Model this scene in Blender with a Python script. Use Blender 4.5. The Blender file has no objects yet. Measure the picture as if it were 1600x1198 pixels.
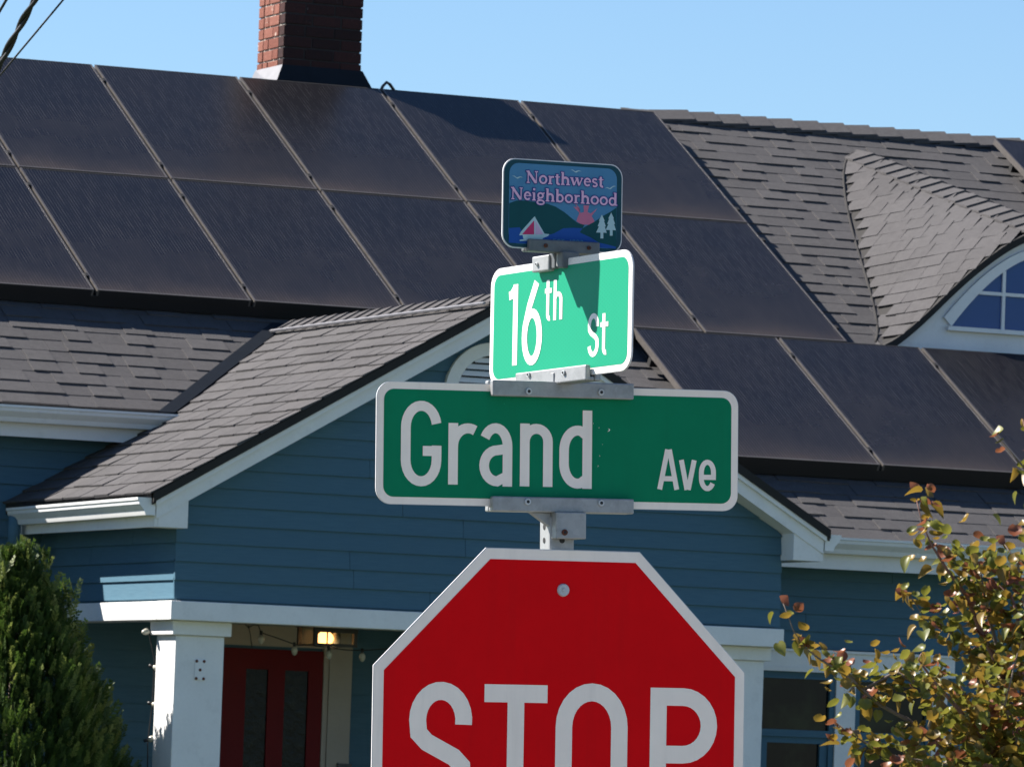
import bpy, bmesh, math, random
from mathutils import Vector, Matrix, noise
random.seed(7)
sc = bpy.context.scene
COL = sc.collection
rad = math.radians

# ------------------------------------------------------------------ camera
FPX, CX, CY = 9847.34, 800.0, 599.0            # focal length in pixels of the 1600 px photograph
PITCH, ROLL, THETA = rad(3.5721), rad(2.0367), rad(24.3913)
CAMPOS = Vector((-14.55, -32.36, 2.2))
_ct, _st = math.cos(THETA), math.sin(THETA)
def c2w(v):                                     # level camera frame (right, forward, up) -> world directions
    return Vector((v[0]*_ct + v[1]*_st, -v[0]*_st + v[1]*_ct, v[2]))
_cp, _sp, _cr, _sr = math.cos(PITCH), math.sin(PITCH), math.cos(ROLL), math.sin(ROLL)
FWD = c2w((0, _cp, _sp)); RIGHT0 = c2w((1, 0, 0)); UP0 = c2w((0, -_sp, _cp))
RIGHT = RIGHT0*_cr + UP0*_sr
UP = UP0*_cr - RIGHT0*_sr
cam = bpy.data.cameras.new('camera'); camo = bpy.data.objects.new('camera', cam); COL.objects.link(camo)
m = Matrix((RIGHT, UP, -FWD)).transposed().to_4x4(); m.translation = CAMPOS
camo.matrix_world = m
cam.sensor_width = 36.0; cam.lens = FPX/1600*36.0; cam.clip_start = 0.5; cam.clip_end = 3000
cam.dof.use_dof = True; cam.dof.focus_distance = 11.85; cam.dof.aperture_fstop = 60.0
sc.camera = camo

# ------------------------------------------------------------------ sky, sun, exposure
SUN = Vector((-0.83, 0.69, 1.0)).normalized()   # towards the sun
world = bpy.data.worlds.new('World'); sc.world = world; world.use_nodes = True
wn = world.node_tree.nodes; wl = world.node_tree.links
sky = wn.new('ShaderNodeTexSky'); sky.sky_type = 'NISHITA'; sky.sun_disc = False
sky.sun_elevation = math.asin(SUN.z)
sky.sun_rotation = math.atan2(SUN.x, SUN.y)
sky.altitude = 0; sky.air_density = 1.0; sky.dust_density = 0.0; sky.ozone_density = 7.0
bg = wn['Background']; bg.inputs['Strength'].default_value = 0.0535
wl.new(sky.outputs['Color'], bg.inputs['Color'])
sun = bpy.data.lights.new('sun', 'SUN'); sun.energy = 5.0; sun.angle = rad(0.53); sun.color = (1.0, 0.93, 0.84)
suno = bpy.data.objects.new('sun', sun); COL.objects.link(suno)
suno.rotation_euler = SUN.to_track_quat('Z', 'Y').to_euler(); suno.location = (-40, 30, 50)
sc.view_settings.view_transform = 'Standard'; sc.view_settings.look = 'None'
sc.view_settings.exposure = 1.5; sc.view_settings.gamma = 1.0; sc.view_settings.use_curve_mapping = False

# ------------------------------------------------------------------ pixel helpers
def ray(px, py):
    a, b = px-CX, py-CY
    sx, sy = a*_cr + b*_sr, -a*_sr + b*_cr
    x, d, u = sx/FPX, 1.0, -sy/FPX
    return c2w((x, d*_cp - u*_sp, d*_sp + u*_cp))
def pY(px, py, Y):
    d = ray(px, py); return CAMPOS + d*((Y-CAMPOS.y)/d.y)
def pX(px, py, X):
    d = ray(px, py); return CAMPOS + d*((X-CAMPOS.x)/d.x)
def pD(px, py, D):
    d = ray(px, py); return CAMPOS + d*(D/d.dot(c2w((0, 1, 0))))
def to_px(P):
    v = Vector(P)-CAMPOS; z = v.dot(FWD)
    return CX + FPX*v.dot(RIGHT)/z, CY - FPX*v.dot(UP)/z

# ------------------------------------------------------------------ materials
def lin(c):
    return tuple(((x/255)/12.92 if x/255 <= .04045 else ((x/255+.055)/1.055)**2.4) for x in c)
class NT:
    def __init__(s, name):
        s.m = bpy.data.materials.new(name); s.m.use_nodes = True
        s.n = s.m.node_tree.nodes; s.l = s.m.node_tree.links; s.b = s.n['Principled BSDF']
    def new(s, t, **kw):
        n = s.n.new(t)
        for k, v in kw.items():
            if k in n.inputs.keys() if isinstance(k, str) else False: n.inputs[k].default_value = v
            else: setattr(n, k, v)
        return n
    def link(s, a, b): s.l.new(a, b)
    def math(s, op, a, b=None, c=None):
        n = s.n.new('ShaderNodeMath'); n.operation = op
        for i, v in enumerate((a, b, c)):
            if v is None: continue
            if isinstance(v, (int, float)): n.inputs[i].default_value = v
            else: s.l.new(v, n.inputs[i])
        return n.outputs[0]
    def noise(s, vec, scale, detail=4, rough=.55):
        n = s.n.new('ShaderNodeTexNoise'); n.inputs['Scale'].default_value = scale
        n.inputs['Detail'].default_value = detail; n.inputs['Roughness'].default_value = rough
        if vec is not None: s.l.new(vec, n.inputs['Vector'])
        return n.outputs['Fac']
    def ramp(s, fac, stops):
        n = s.n.new('ShaderNodeValToRGB'); s.l.new(fac, n.inputs['Fac'])
        e = n.color_ramp.elements
        while len(e) < len(stops): e.new(0.5)
        for i, (p, c) in enumerate(stops):
            e[i].position = p; e[i].color = (c, c, c, 1) if isinstance(c, (int, float)) else (*c, 1)
        return n.outputs['Color']
    def mix(s, fac, a, b, mode='MIX'):
        n = s.n.new('ShaderNodeMix'); n.data_type = 'RGBA'; n.blend_type = mode
        for i, v in ((0, fac), (6, a), (7, b)):
            if isinstance(v, (int, float)): n.inputs[i].default_value = v
            elif isinstance(v, tuple): n.inputs[i].default_value = (*v, 1) if len(v) == 3 else v
            else: s.l.new(v, n.inputs[i])
        return n.outputs[2]
    def objco(s):
        n = s.n.new('ShaderNodeTexCoord'); return n.outputs['Object']
    def worldco(s):
        n = s.n.new('ShaderNodeNewGeometry'); return n.outputs['Position']
    def rnd(s):
        g = s.n.new('ShaderNodeNewGeometry'); o = s.n.new('ShaderNodeObjectInfo')
        return s.math('FRACT', s.math('ADD', g.outputs['Random Per Island'], o.outputs['Random']))
    def bump(s, h, strength=.2, dist=.01):
        n = s.n.new('ShaderNodeBump'); n.inputs['Strength'].default_value = strength; n.inputs['Distance'].default_value = dist
        s.l.new(h, n.inputs['Height']); s.l.new(n.outputs['Normal'], s.b.inputs['Normal'])
    def set(s, **kw):
        for k, v in kw.items():
            k = k.replace('_', ' ')
            i = s.b.inputs[k]
            if hasattr(v, 'is_output') or hasattr(v, 'node'): s.l.new(v, i)
            elif isinstance(v, tuple) and len(v) == 3 and i.type == 'RGBA': i.default_value = (*v, 1)
            else: i.default_value = v
        return s.m

def paint(name, col, var=.10, rough=.55, scale=6, spec=.4, dirt=0.0):
    t = NT(name); P = t.worldco()
    n = t.noise(P, scale, 5); n2 = t.noise(P, scale*12, 3)
    f = t.math('ADD', t.math('MULTIPLY', n, .7), t.math('MULTIPLY', n2, .3))
    c = t.mix(t.ramp(f, [(.3, 0.0), (.7, 1.0)]), tuple(x*(1-var) for x in col), tuple(min(1, x*(1+var)) for x in col))
    if dirt:
        d = t.ramp(t.noise(P, scale*2.5, 6, .7), [(.55, 0.0), (.75, dirt)])
        c = t.mix(d, c, tuple(x*.45 for x in col))
    t.bump(n2, .12, .004)
    return t.set(Base_Color=c, Roughness=rough, Specular_IOR_Level=spec)

M = {}
M['siding'] = None
t = NT('painted_siding'); P = t.worldco()
mp = t.new('ShaderNodeMapping'); mp.inputs['Scale'].default_value = (2, 2, 30); t.link(P, mp.inputs['Vector'])
g = t.noise(mp.outputs['Vector'], 4, 5, .6); r_ = t.rnd()
c = t.mix(t.ramp(g, [(.3, 0.0), (.7, 1.0)]), (.055, .120, .172), (.070, .145, .200))
c = t.mix(t.math('MULTIPLY', r_, .35), c, (.052, .112, .165))
st_ = t.ramp(t.noise(P, 2.2, 6, .75), [(.52, 0.0), (.74, .30)])
c = t.mix(st_, c, (.075, .125, .165))
t.bump(g, .15, .004)
M['siding'] = t.set(Base_Color=c, Roughness=.6, Specular_IOR_Level=.12)
M['white'] = paint('white_trim_paint', (.67, .675, .68), .06, .5, 5, .3, .22)
M['gutter'] = paint('gutter_enamel', (.66, .67, .675), .05, .36, 5, .4, .25)
M['cream'] = paint('cream_trim', (.30, .275, .24), .06, .55, 5, .3)  # white porch trim; the lamp's warm tint is put into a dimmer colour
M['interior'] = paint('dark_interior', (.02, .022, .025), .1, .8)
M['floor'] = paint('porch_floor', (.16, .16, .16), .1, .7)
M['door'] = paint('red_door_paint', (.10, .0015, .003), .08, .45, 8, .12)
M['flash'] = paint('dark_flashing', (.009, .012, .017), .15, .6, 10, .12)
M['lead'] = paint('lead_flashing', (.16, .16, .175), .15, .5, 14, .5)
M['black'] = paint('black_metal', (.012, .012, .013), .1, .4, 10, .5)
M['rubber'] = paint('black_cable', (.012, .013, .016), .2, .5, 20, .4)

def shingle_mat(name, c0, c1, under=False):
    t = NT(name); P = t.worldco()
    gr = t.noise(P, 210, 3, .85); big = t.noise(P, 1.3, 3); mid = t.noise(P, 22, 4, .65)
    c = t.mix(t.rnd(), c0, c1)
    c = t.mix(t.ramp(gr, [(.30, 0.0), (.72, .9)]), t.mix(.35, c, (0.01, 0.01, 0.01)), t.mix(.35, c, (.22, .21, .21)))
    c = t.mix(t.ramp(mid, [(.35, 0.0), (.75, .35)]), c, tuple(x*.55 for x in c0))
    c = t.mix(t.ramp(big, [(.35, 0.0), (.7, .3)]), c, tuple(x*1.4 for x in c1))
    t.bump(gr, .5, .004)
    return t.set(Base_Color=c, Roughness=.92, Specular_IOR_Level=.2)
M['shingle'] = shingle_mat('asphalt_shingle', (.042, .041, .045), (.062, .060, .064))
M['underlay'] = paint('roof_underlay', (.022, .021, .021), .2, .95)

# solar glass: fine wires along the slope, dust gathered along the lower edge
t = NT('solar_glass'); O_ = t.objco()
sx = t.new('ShaderNodeSeparateXYZ'); t.link(O_, sx.inputs[0])
wv = t.math('SINE', t.math('MULTIPLY', sx.outputs[0], 2*math.pi/.0205))
mp = t.new('ShaderNodeMapping'); mp.inputs['Scale'].default_value = (48.8, 5, 1); t.link(O_, mp.inputs['Vector'])
oi = t.new('ShaderNodeObjectInfo')
dash = t.noise(mp.outputs['Vector'], 1.0, 2, .7)
wire = t.math('MULTIPLY', t.math('POWER', t.math('MAXIMUM', wv, 0.0), 1.4), t.ramp(dash, [(.35, .45), (.70, 1.0)]))
base = t.mix(t.math('MULTIPLY', wire, .8), (.0050, .0053, .0072), (.066, .063, .062))
addv = t.new('ShaderNodeVectorMath'); addv.operation = 'ADD'; t.link(O_, addv.inputs[0])
cmb = t.new('ShaderNodeCombineXYZ'); t.link(t.math('MULTIPLY', oi.outputs['Random'], 37.0), cmb.inputs[0]); t.link(cmb.outputs[0], addv.inputs[1])
cloud = t.noise(addv.outputs[0], 1.7, 5, .6)
fine = t.noise(addv.outputs[0], 26, 4, .7)
low = t.math('POWER', t.math('SUBTRACT', 1.0, t.math('MINIMUM', t.math('DIVIDE', t.math('MAXIMUM', sx.outputs[1], 0.0), 1.70), 1.0)), 3.2)
edge = t.math('POWER', t.math('SUBTRACT', 1.0, t.math('MINIMUM', t.math('DIVIDE', t.math('MAXIMUM', sx.outputs[1], 0.0), .30), 1.0)), 2.0)
dust = t.math('ADD', t.math('MULTIPLY', low, t.math('MULTIPLY', cloud, .26)), t.math('MULTIPLY', edge, t.math('MULTIPLY', cloud, .60)))
dust = t.math('ADD', dust, t.math('MULTIPLY', t.ramp(cloud, [(.30, 0.0), (.85, 1.0)]), .10))
dust = t.math('ADD', dust, t.math('MULTIPLY', t.ramp(fine, [(.66, 0.0), (.82, 1.0)]), .06))
dust = t.math('MINIMUM', dust, .8)
c = t.mix(dust, base, (.125, .100, .090))
c = t.mix(t.math('MULTIPLY', t.math('SUBTRACT', 1.0, wire), .55), c, (.004, .0045, .008))
rg = t.math('ADD', .24, t.math('MULTIPLY', dust, .5))
M['solar'] = t.set(Base_Color=c, Roughness=rg, Specular_IOR_Level=.13)
M['pframe'] = paint('panel_frame', (.072, .065, .061), .25, .45, 30, .5, .3)
M['pblack'] = paint('panel_back', (.004, .004, .005), .1, .7)

# brick, mortar
t = NT('old_brick'); P = t.worldco()
r_ = t.rnd(); n1 = t.noise(P, 30, 5, .7); n2 = t.noise(P, 130, 3, .8)
c = t.mix(r_, (.145, .052, .038), (.235, .100, .075))
c = t.mix(t.ramp(n1, [(.38, 0.0), (.72, .6)]), c, (.15, .05, .035))
c = t.mix(t.ramp(t.noise(P, 12, 5, .7), [(.62, 0.0), (.70, .75)]), c, (.58, .50, .44))
t.bump(t.math('ADD', n1, t.math('MULTIPLY', n2, .5)), .7, .008)
M['brick'] = t.set(Base_Color=c, Roughness=.9, Specular_IOR_Level=.2)
t = NT('sooty_brick'); P = t.worldco()  # darker brick copy for the chimney front, its shade put into the colour
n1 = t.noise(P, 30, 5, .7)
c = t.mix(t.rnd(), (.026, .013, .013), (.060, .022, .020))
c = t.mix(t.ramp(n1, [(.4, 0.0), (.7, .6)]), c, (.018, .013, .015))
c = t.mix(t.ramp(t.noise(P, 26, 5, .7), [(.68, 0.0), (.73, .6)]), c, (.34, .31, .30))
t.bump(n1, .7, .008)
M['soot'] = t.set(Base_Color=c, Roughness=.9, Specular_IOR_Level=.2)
M['sootmortar'] = paint('sooty_mortar', (.035, .030, .031), .3, .95, 30, .2, .5)  # mortar copy for the same front, shade painted in
M['mortar'] = paint('lime_mortar', (.40, .36, .31), .25, .95, 30, .2, .5)

# glass
t = NT('window_glass'); P = t.worldco()
n = t.noise(P, 3.0, 4, .6)
c = t.mix(t.ramp(n, [(.45, 0.0), (.7, 1.0)]), (.003, .006, .009), (.022, .034, .020))  # patchy green in the base colour stands in for reflections
M['glass'] = t.set(Base_Color=c, Roughness=.06, Specular_IOR_Level=.10)
t = NT('attic_glass')
M['atticglass'] = t.set(Base_Color=(.014, .055, .20), Roughness=.05, Specular_IOR_Level=.25)  # sky reflection put into the base colour as blue
t = NT('door_glass'); P = t.worldco()
n = t.noise(P, 16, 4, .6)
c = t.mix(t.ramp(n, [(.5, 0.0), (.75, 1.0)]), (.005, .008, .008), (.020, .024, .018)); t.bump(n, .4, .01)
M['doorglass'] = t.set(Base_Color=c, Roughness=.2, Specular_IOR_Level=.12)
t = NT('lantern_glass'); M['lglass'] = t.set(Base_Color=(.9, .85, .75), Roughness=.08, Transmission_Weight=1.0, IOR=1.15)
t = NT('lamp_bulb'); M['bulb'] = t.set(Base_Color=(1, .8, .5), Emission_Color=(1.0, .47, .15), Emission_Strength=2.0)
t = NT('string_bulb'); M['sbulb'] = t.set(Base_Color=(.40, .39, .33), Roughness=.25, Specular_IOR_Level=.6)

# sign sheeting
def sheet(name, col, var=.05, rough=.5, spec=.06):
    t = NT(name); O_ = t.objco()
    n = t.noise(O_, 9, 5, .65); f = t.noise(O_, 160, 2, .6)
    c = t.mix(t.ramp(n, [(.3, 0.0), (.75, 1.0)]), tuple(x*(1-var) for x in col), tuple(min(1, x*(1+var)) for x in col))
    spk = t.ramp(t.noise(O_, 95, 2, .5), [(.77, 0.0), (.80, .5)])
    c = t.mix(spk, c, tuple(min(1, x*1.6+.02) for x in col))
    mp = t.new('ShaderNodeMapping'); mp.inputs['Scale'].default_value = (26, 1, 2.2); t.link(O_, mp.inputs['Vector'])
    dr = t.ramp(t.noise(mp.outputs['Vector'], 1.0, 5, .7), [(.50, 0.0), (.80, .32)])
    c = t.mix(dr, c, tuple(x*.72+.004 for x in col))
    t.bump(f, .05, .001)
    return t.set(Base_Color=c, Roughness=rough, Specular_IOR_Level=spec)
def prism(name, col):
    """prismatic reflective sheeting: small rows of darker facets"""
    t = NT(name); O_ = t.objco()
    s = t.new('ShaderNodeSeparateXYZ'); t.link(O_, s.inputs[0])
    a = t.math('SINE', t.math('MULTIPLY', s.outputs[0], 2*math.pi/.0125)); b = t.math('SINE', t.math('MULTIPLY', s.outputs[2], 2*math.pi/.0078))
    k = t.ramp(t.math('MULTIPLY', a, b), [(.45, 0.0), (.75, 1.0)])
    n = t.noise(O_, 12, 4)
    c = t.mix(t.math('MULTIPLY', k, t.math('ADD', .12, t.math('MULTIPLY', n, .22))), col, tuple(x*.62 for x in col))
    return t.set(Base_Color=c, Roughness=.45, Specular_IOR_Level=.1)
GREEN = (.003, .185, .088)
M['green'] = sheet('green_sheeting', GREEN, .06)
M['green_prism'] = prism('green_prismatic_sheeting', (.016, .265, .155))
M['swhite'] = sheet('white_sheeting', (.86, .77, .69), .04)
M['white_prism'] = prism('white_prismatic_sheeting', (.74, .72, .70))
M['red'] = sheet('red_sheeting', (.66, .0015, .005), .05)
M['alu'] = paint('sign_aluminium', (.55, .55, .56), .12, .38, 25, .5, .3)
t = NT('galvanised_steel'); P = t.objco()
vo = t.new('ShaderNodeTexVoronoi'); vo.inputs['Scale'].default_value = 70; t.link(P, vo.inputs['Vector'])
n = t.noise(P, 26, 5, .7)
c = t.mix(t.math('MULTIPLY', vo.outputs['Color'], .5), (.27, .28, .29), (.36, .37, .38))
c = t.mix(t.ramp(n, [(.45, 0.0), (.75, .55)]), c, (.15, .155, .15))
c = t.mix(t.ramp(t.noise(P, 9, 6, .75), [(.66, 0.0), (.74, .6)]), c, (.16, .085, .045))
t.bump(n, .2, .002)
M['galv'] = t.set(Base_Color=c, Roughness=.5, Metallic=.35, Specular_IOR_Level=.5)
M['darkgalv'] = paint('weathered_steel', (.10, .11, .12), .2, .5, 30, .4, .4)  # weathered galvanised brackets, with their shade put into the darker colour
M['rust'] = paint('rusty_bolt', (.10, .032, .018), .3, .8, 60, .3)
M['bolt'] = paint('zinc_bolt', (.42, .44, .46), .15, .3, 60, .6)
def flat(name, col): 
    return sheet(name, col, .04, .5, .06)
for k_, c_ in dict(nw_border=(.016, .062, .085), nw_sky=(.068, .205, .36), nw_hill=(.010, .066, .078), nw_water=(.017, .075, .30),
                   nw_pink=(.62, .40, .56), nw_navy=(.030, .040, .20), nw_sun=(.46, .155, .25), nw_sail=(.45, .040, .13),
                   nw_sailpale=(.50, .36, .52), nw_pale=(.36, .52, .56)).items():
    M[k_] = flat(k_, c_)

# plants
def leafmat(name, c0, c1, trans=.35, rough=.38, spec=.5):
    t = NT(name); P = t.worldco()
    n = t.noise(P, 24, 3); r_ = t.rnd()
    f = t.math('ADD', t.math('MULTIPLY', r_, .6), t.math('MULTIPLY', n, .4))
    c = t.mix(f, c0, c1)
    t.set(Base_Color=c, Roughness=rough, Specular_IOR_Level=spec)
    tr = t.new('ShaderNodeBsdfTranslucent'); t.link(t.mix(.5, c, tuple(min(1, x*1.8) for x in c1)), tr.inputs['Color'])
    ms = t.new('ShaderNodeMixShader'); ms.inputs[0].default_value = trans
    t.link(t.b.outputs[0], ms.inputs[1]); t.link(tr.outputs[0], ms.inputs[2])
    t.link(ms.outputs[0], t.n['Material Output'].inputs['Surface'])
    return t.m
M['leaf_a'] = leafmat('olive_leaf', (.040, .062, .008), (.190, .180, .030), .3, .42, .45)
M['leaf_b'] = leafmat('amber_leaf', (.090, .062, .010), (.26, .165, .028), .3, .42, .45)
M['leaf_c'] = leafmat('rust_leaf', (.13, .036, .016), (.22, .080, .040), .3, .42, .45)
M['cyp_a'] = leafmat('cypress_green', (.014, .034, .007), (.050, .088, .014), .25, .6, .3)
M['cyp_b'] = leafmat('cypress_tip', (.055, .092, .016), (.155, .185, .045), .3, .55, .3)
M['bark'] = paint('grey_bark', (.17, .135, .115), .25, .85, 30, .2, .5)
M['twig'] = paint('reddish_twig', (.19, .10, .085), .2, .7, 30, .3)
t = NT('lawn'); P = t.worldco()
c = t.mix(t.noise(P, .8, 6, .7), (.035, .055, .014), (.08, .09, .03)); t.bump(t.noise(P, 40, 4), .6, .03)
M['lawn'] = t.set(Base_Color=c, Roughness=.95)
M['asphalt'] = paint('worn_road', (.20, .195, .185), .2, .9, 3, .2)
M['concrete'] = paint('concrete', (.36, .35, .33), .12, .9, 3, .2, .3)

# ------------------------------------------------------------------ mesh helpers
class MB:
    def __init__(s): s.v = []; s.f = []; s.mi = []
    def add(s, verts, faces, mi=0):
        o = len(s.v); s.v += [tuple(x) for x in verts]; s.f += [tuple(i+o for i in q) for q in faces]; s.mi += [mi]*len(faces)
        return s
    def box(s, x0, x1, y0, y1, z0, z1, mi=0):
        return s.add([(x0,y0,z0),(x1,y0,z0),(x1,y1,z0),(x0,y1,z0),(x0,y0,z1),(x1,y0,z1),(x1,y1,z1),(x0,y1,z1)],
                     [(0,3,2,1),(4,5,6,7),(0,1,5,4),(1,2,6,5),(2,3,7,6),(3,0,4,7)], mi)
    def hexa(s, p8, mi=0):      # bottom 4, top 4
        return s.add(p8, [(0,3,2,1),(4,5,6,7),(0,1,5,4),(1,2,6,5),(2,3,7,6),(3,0,4,7)], mi)
    def prism(s, poly, d, mi=0):   # poly of 3D points, extruded by vector d
        n = len(poly); d = Vector(d); a = [Vector(p) for p in poly]
        fs = [tuple(range(n-1, -1, -1)), tuple(range(n, 2*n))] + [(i, (i+1) % n, n+(i+1) % n, n+i) for i in range(n)]
        return s.add(a+[p+d for p in a], fs, mi)
    def tube(s, pts, r, n=6, mi=0, caps=True):
        pts = [Vector(p) for p in pts]; rr = r if isinstance(r, (list, tuple)) else [r]*len(pts)
        o = len(s.v); prev = None
        for i, p in enumerate(pts):
            d = (pts[min(i+1, len(pts)-1)]-pts[max(i-1, 0)]).normalized()
            ref = prev if prev is not None else (Vector((0, 0, 1)) if abs(d.z) < .9 else Vector((1, 0, 0)))
            a = (ref - d*ref.dot(d)).normalized(); b = d.cross(a); prev = a
            for k in range(n):
                q = 2*math.pi*k/n; s.v.append(tuple(p + (a*math.cos(q)+b*math.sin(q))*rr[i]))
        for i in range(len(pts)-1):
            for k in range(n):
                s.f.append((o+i*n+k, o+i*n+(k+1) % n, o+(i+1)*n+(k+1) % n, o+(i+1)*n+k)); s.mi.append(mi)
        if caps:
            s.f.append(tuple(o+k for k in range(n-1, -1, -1))); s.mi.append(mi)
            e = o+(len(pts)-1)*n; s.f.append(tuple(e+k for k in range(n))); s.mi.append(mi)
        return s
    def lathe(s, c, axis, prof, n=12, mi=0):    # prof: (radius, height) along axis from c
        c = Vector(c); ax = Vector(axis).normalized(); ref = Vector((0, 0, 1)) if abs(ax.z) < .9 else Vector((1, 0, 0))
        a = (ref-ax*ref.dot(ax)).normalized(); b = ax.cross(a); o = len(s.v)
        for r, h in prof:
            for k in range(n):
                q = 2*math.pi*k/n; s.v.append(tuple(c+ax*h+(a*math.cos(q)+b*math.sin(q))*r))
        for i in range(len(prof)-1):
            for k in range(n):
                s.f.append((o+i*n+k, o+i*n+(k+1) % n, o+(i+1)*n+(k+1) % n, o+(i+1)*n+k)); s.mi.append(mi)
        s.f.append(tuple(o+k for k in range(n-1, -1, -1))); s.mi.append(mi)
        e = o+(len(prof)-1)*n; s.f.append(tuple(e+k for k in range(n))); s.mi.append(mi)
        return s
    def mesh(s, name, mats, smooth=False, fix=True):
        me = bpy.data.meshes.new(name); me.from_pydata(s.v, [], s.f)
        for m_ in (mats if isinstance(mats, (list, tuple)) else [mats]): me.materials.append(M[m_] if isinstance(m_, str) else m_)
        if len(me.materials) > 1: me.polygons.foreach_set('material_index', s.mi)
        if fix:
            bm = bmesh.new(); bm.from_mesh(me); bmesh.ops.recalc_face_normals(bm, faces=bm.faces); bm.to_mesh(me); bm.free()
        if smooth: me.polygons.foreach_set('use_smooth', [True]*len(me.polygons))
        me.update(); return me
    def build(s, name, mats, parent=None, smooth=False, fix=True, bevel=0, **tags):
        o = bpy.data.objects.new(name, s.mesh(name, mats, smooth, fix)); COL.objects.link(o); o.parent = parent
        if bevel:
            b = o.modifiers.new('bevel', 'BEVEL'); b.width = bevel; b.segments = 2; b.limit_method = 'ANGLE'
        for k, v in tags.items(): o[k] = v
        return o
def empty(name, loc=(0, 0, 0), rot=None, **tags):
    o = bpy.data.objects.new(name, None); COL.objects.link(o); o.location = loc; o.empty_display_size = .2
    if rot is not None: o.rotation_euler = rot
    for k, v in tags.items(): o[k] = v
    return o

# ================================================================== SETTING
mb = MB(); N_ = 24
mb.add([(-600, -400, 0), (600, -400, 0), (600, 900, 0), (-600, 900, 0)], [(0, 1, 2, 3)])
mb.build('ground', 'lawn', kind='structure')
MB().box(-600, 600, -34.5, -23.4, -.1, .004).build('road', 'asphalt', kind='structure')
MB().box(-600, 600, -23.4, -23.2, -.1, .13).build('kerb', 'concrete', kind='structure')
MB().box(-600, 600, -19.9, -18.4, -.1, .012).build('pavement', 'concrete', kind='structure')

# ================================================================== HOUSE
house = empty('house', (0, 0, 0), label='blue lap-sided house with white trim and dark shingle roof', category='house')
TA = math.tan(rad(30.1))
YR = 6.33                                           # main ridge
def zm(Y): return 4.877 + (Y-3.081)*TA              # main roof shingle plane
ZR = zm(YR)
ZG, TG = 4.895, math.tan(rad(30.0))                 # porch gable roof top at its ridge
def zg(X): return ZG - abs(X)*TG
YEL, YER = 1.97, 1.03                               # eaves left and right of the porch
YW, YWR = 2.20, 1.36                                # walls left and right of the porch
XL, XR, YB = -6.5, 10.5, YR*2-YER
GW = 1.87                                           # half width of the porch gable

# ---- walls
def planks(wall, axis, plane, a0, a1, z0, z1, step=.1035, out=-1, clip=None, proud=.017):
    """lap siding: each board a wedge, lower edge proud; axis 'x': board runs along X on plane Y; 'y': along Y on plane X"""
    z = z0; i = 0
    while z < z1-.01:
        zt = min(z+step+.012, z1+.012)
        for (s0, s1) in ([(a0, a1)] if clip is None else clip(z, zt)):
          if True:
            if s1[0]-s0[0] < .03 if isinstance(s0, tuple) else s1-s0 < .03: continue
            b0, t0 = s0 if isinstance(s0, tuple) else (s0, s0)
            b1, t1 = s1 if isinstance(s1, tuple) else (s1, s1)
            if b1-b0 > 1.4:                     # boards butt together at a random joint
                jn = b0+(b1-b0)*random.uniform(.25, .75)
                halves = ((b0, t0, jn-.0012, jn-.0012), (jn+.0012, jn+.0012, b1, t1))
            else: halves = ((b0, t0, b1, t1),)
          for b0, t0, b1, t1 in halves:
            lo, hi, bk = plane+out*(proud+random.uniform(0, .002)), plane+out*.003, plane-out*.006
            if axis == 'x':
                p8 = [(b0, lo, z), (b1, lo, z), (b1, bk, z), (b0, bk, z), (t0, hi, zt), (t1, hi, zt), (t1, bk, zt), (t0, bk, zt)]
            else:
                p8 = [(lo, b0, z), (lo, b1, z), (bk, b1, z), (bk, b0, z), (hi, t0, zt), (hi, t1, zt), (bk, t1, zt), (bk, t0, zt)]
            MB().hexa(p8).build('plank', 'siding', wall)
        z += step; i += 1
BT = 3.105                                          # top of the porch beam
# porch gable front
gw = MB().prism([(-GW+.02, .02, BT-.05), (GW-.02, .02, BT-.05), (GW-.02, .02, zg(GW)-.12), (0, .02, ZG-.12), (-GW+.02, .02, zg(GW)-.12)], (0, .10, 0)).build('gable_wall', 'siding', house)
def gclip(z, zt):
    lim = lambda q: min(GW, max(.0, (ZG-.13-q)/TG))
    return [((-lim(z), -lim(zt)), (lim(z), lim(zt)))]
planks(gw, 'x', .02, 0, 0, BT+.012, ZG-.16, clip=gclip)
# porch side (facing left) and right cheek
sw = MB().box(-GW+.02, -GW+.12, .13, YW, BT-.05, 3.62).build('porch_side_wall', 'siding', house)
planks(sw, 'y', -GW+.02, .018, YW-.02, BT+.012, 3.60)
MB().box(GW-.12, GW-.02, .13, YW, BT-.05, 3.62).build('porch_cheek', 'siding', house)
# wall left of the porch and porch back wall
wl_ = MB().box(XL, GW, YW, YW+.15, .2, 4.30).build('front_wall', 'siding', house)
planks(wl_, 'x', YW, -3.6, -.92, .90, 4.08)
planks(wl_, 'x', YW, .02, GW, .90, 3.05)
zt_ = pY(1250, 1057, YWR).z
xa, xb, xc = pY(1303, 1100, YWR).x, pY(1334, 1100, YWR).x, pY(1195, 1100, YWR).x
wd = xa-xc+.06
b = MB(); b.box(GW, xa-wd, YWR, YWR+.15, .2, 3.60); b.box(xb+wd, XR, YWR, YWR+.15, .2, 3.60); b.box(xa-wd, xb+wd, YWR, YWR+.15, .2, 1.5); b.box(xa-wd, xb+wd, YWR, YWR+.15, zt_, 3.60)
wr = b.build('window_wall', 'siding', house)
planks(wr, 'x', YWR, GW, 4.6, 3.035, 3.56)
planks(wr, 'x', YWR, 4.30, 5.2, .90, 3.02)
MB().box(GW-.14, GW-.02, YWR, YW, .2, 3.10).build('porch_right_wall', 'siding', house)
MB().box(XL, XL+.15, YW+.15, YB-.3, .2, 3.6).build('end_wall', 'siding', house)
MB().box(XR-.15, XR, YWR+.15, YB-.3, .2, 3.6).build('end_wall', 'siding', house)
MB().box(XL, XR, YB-.45, YB-.3, .2, 3.6).build('back_wall', 'siding', house)
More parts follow.
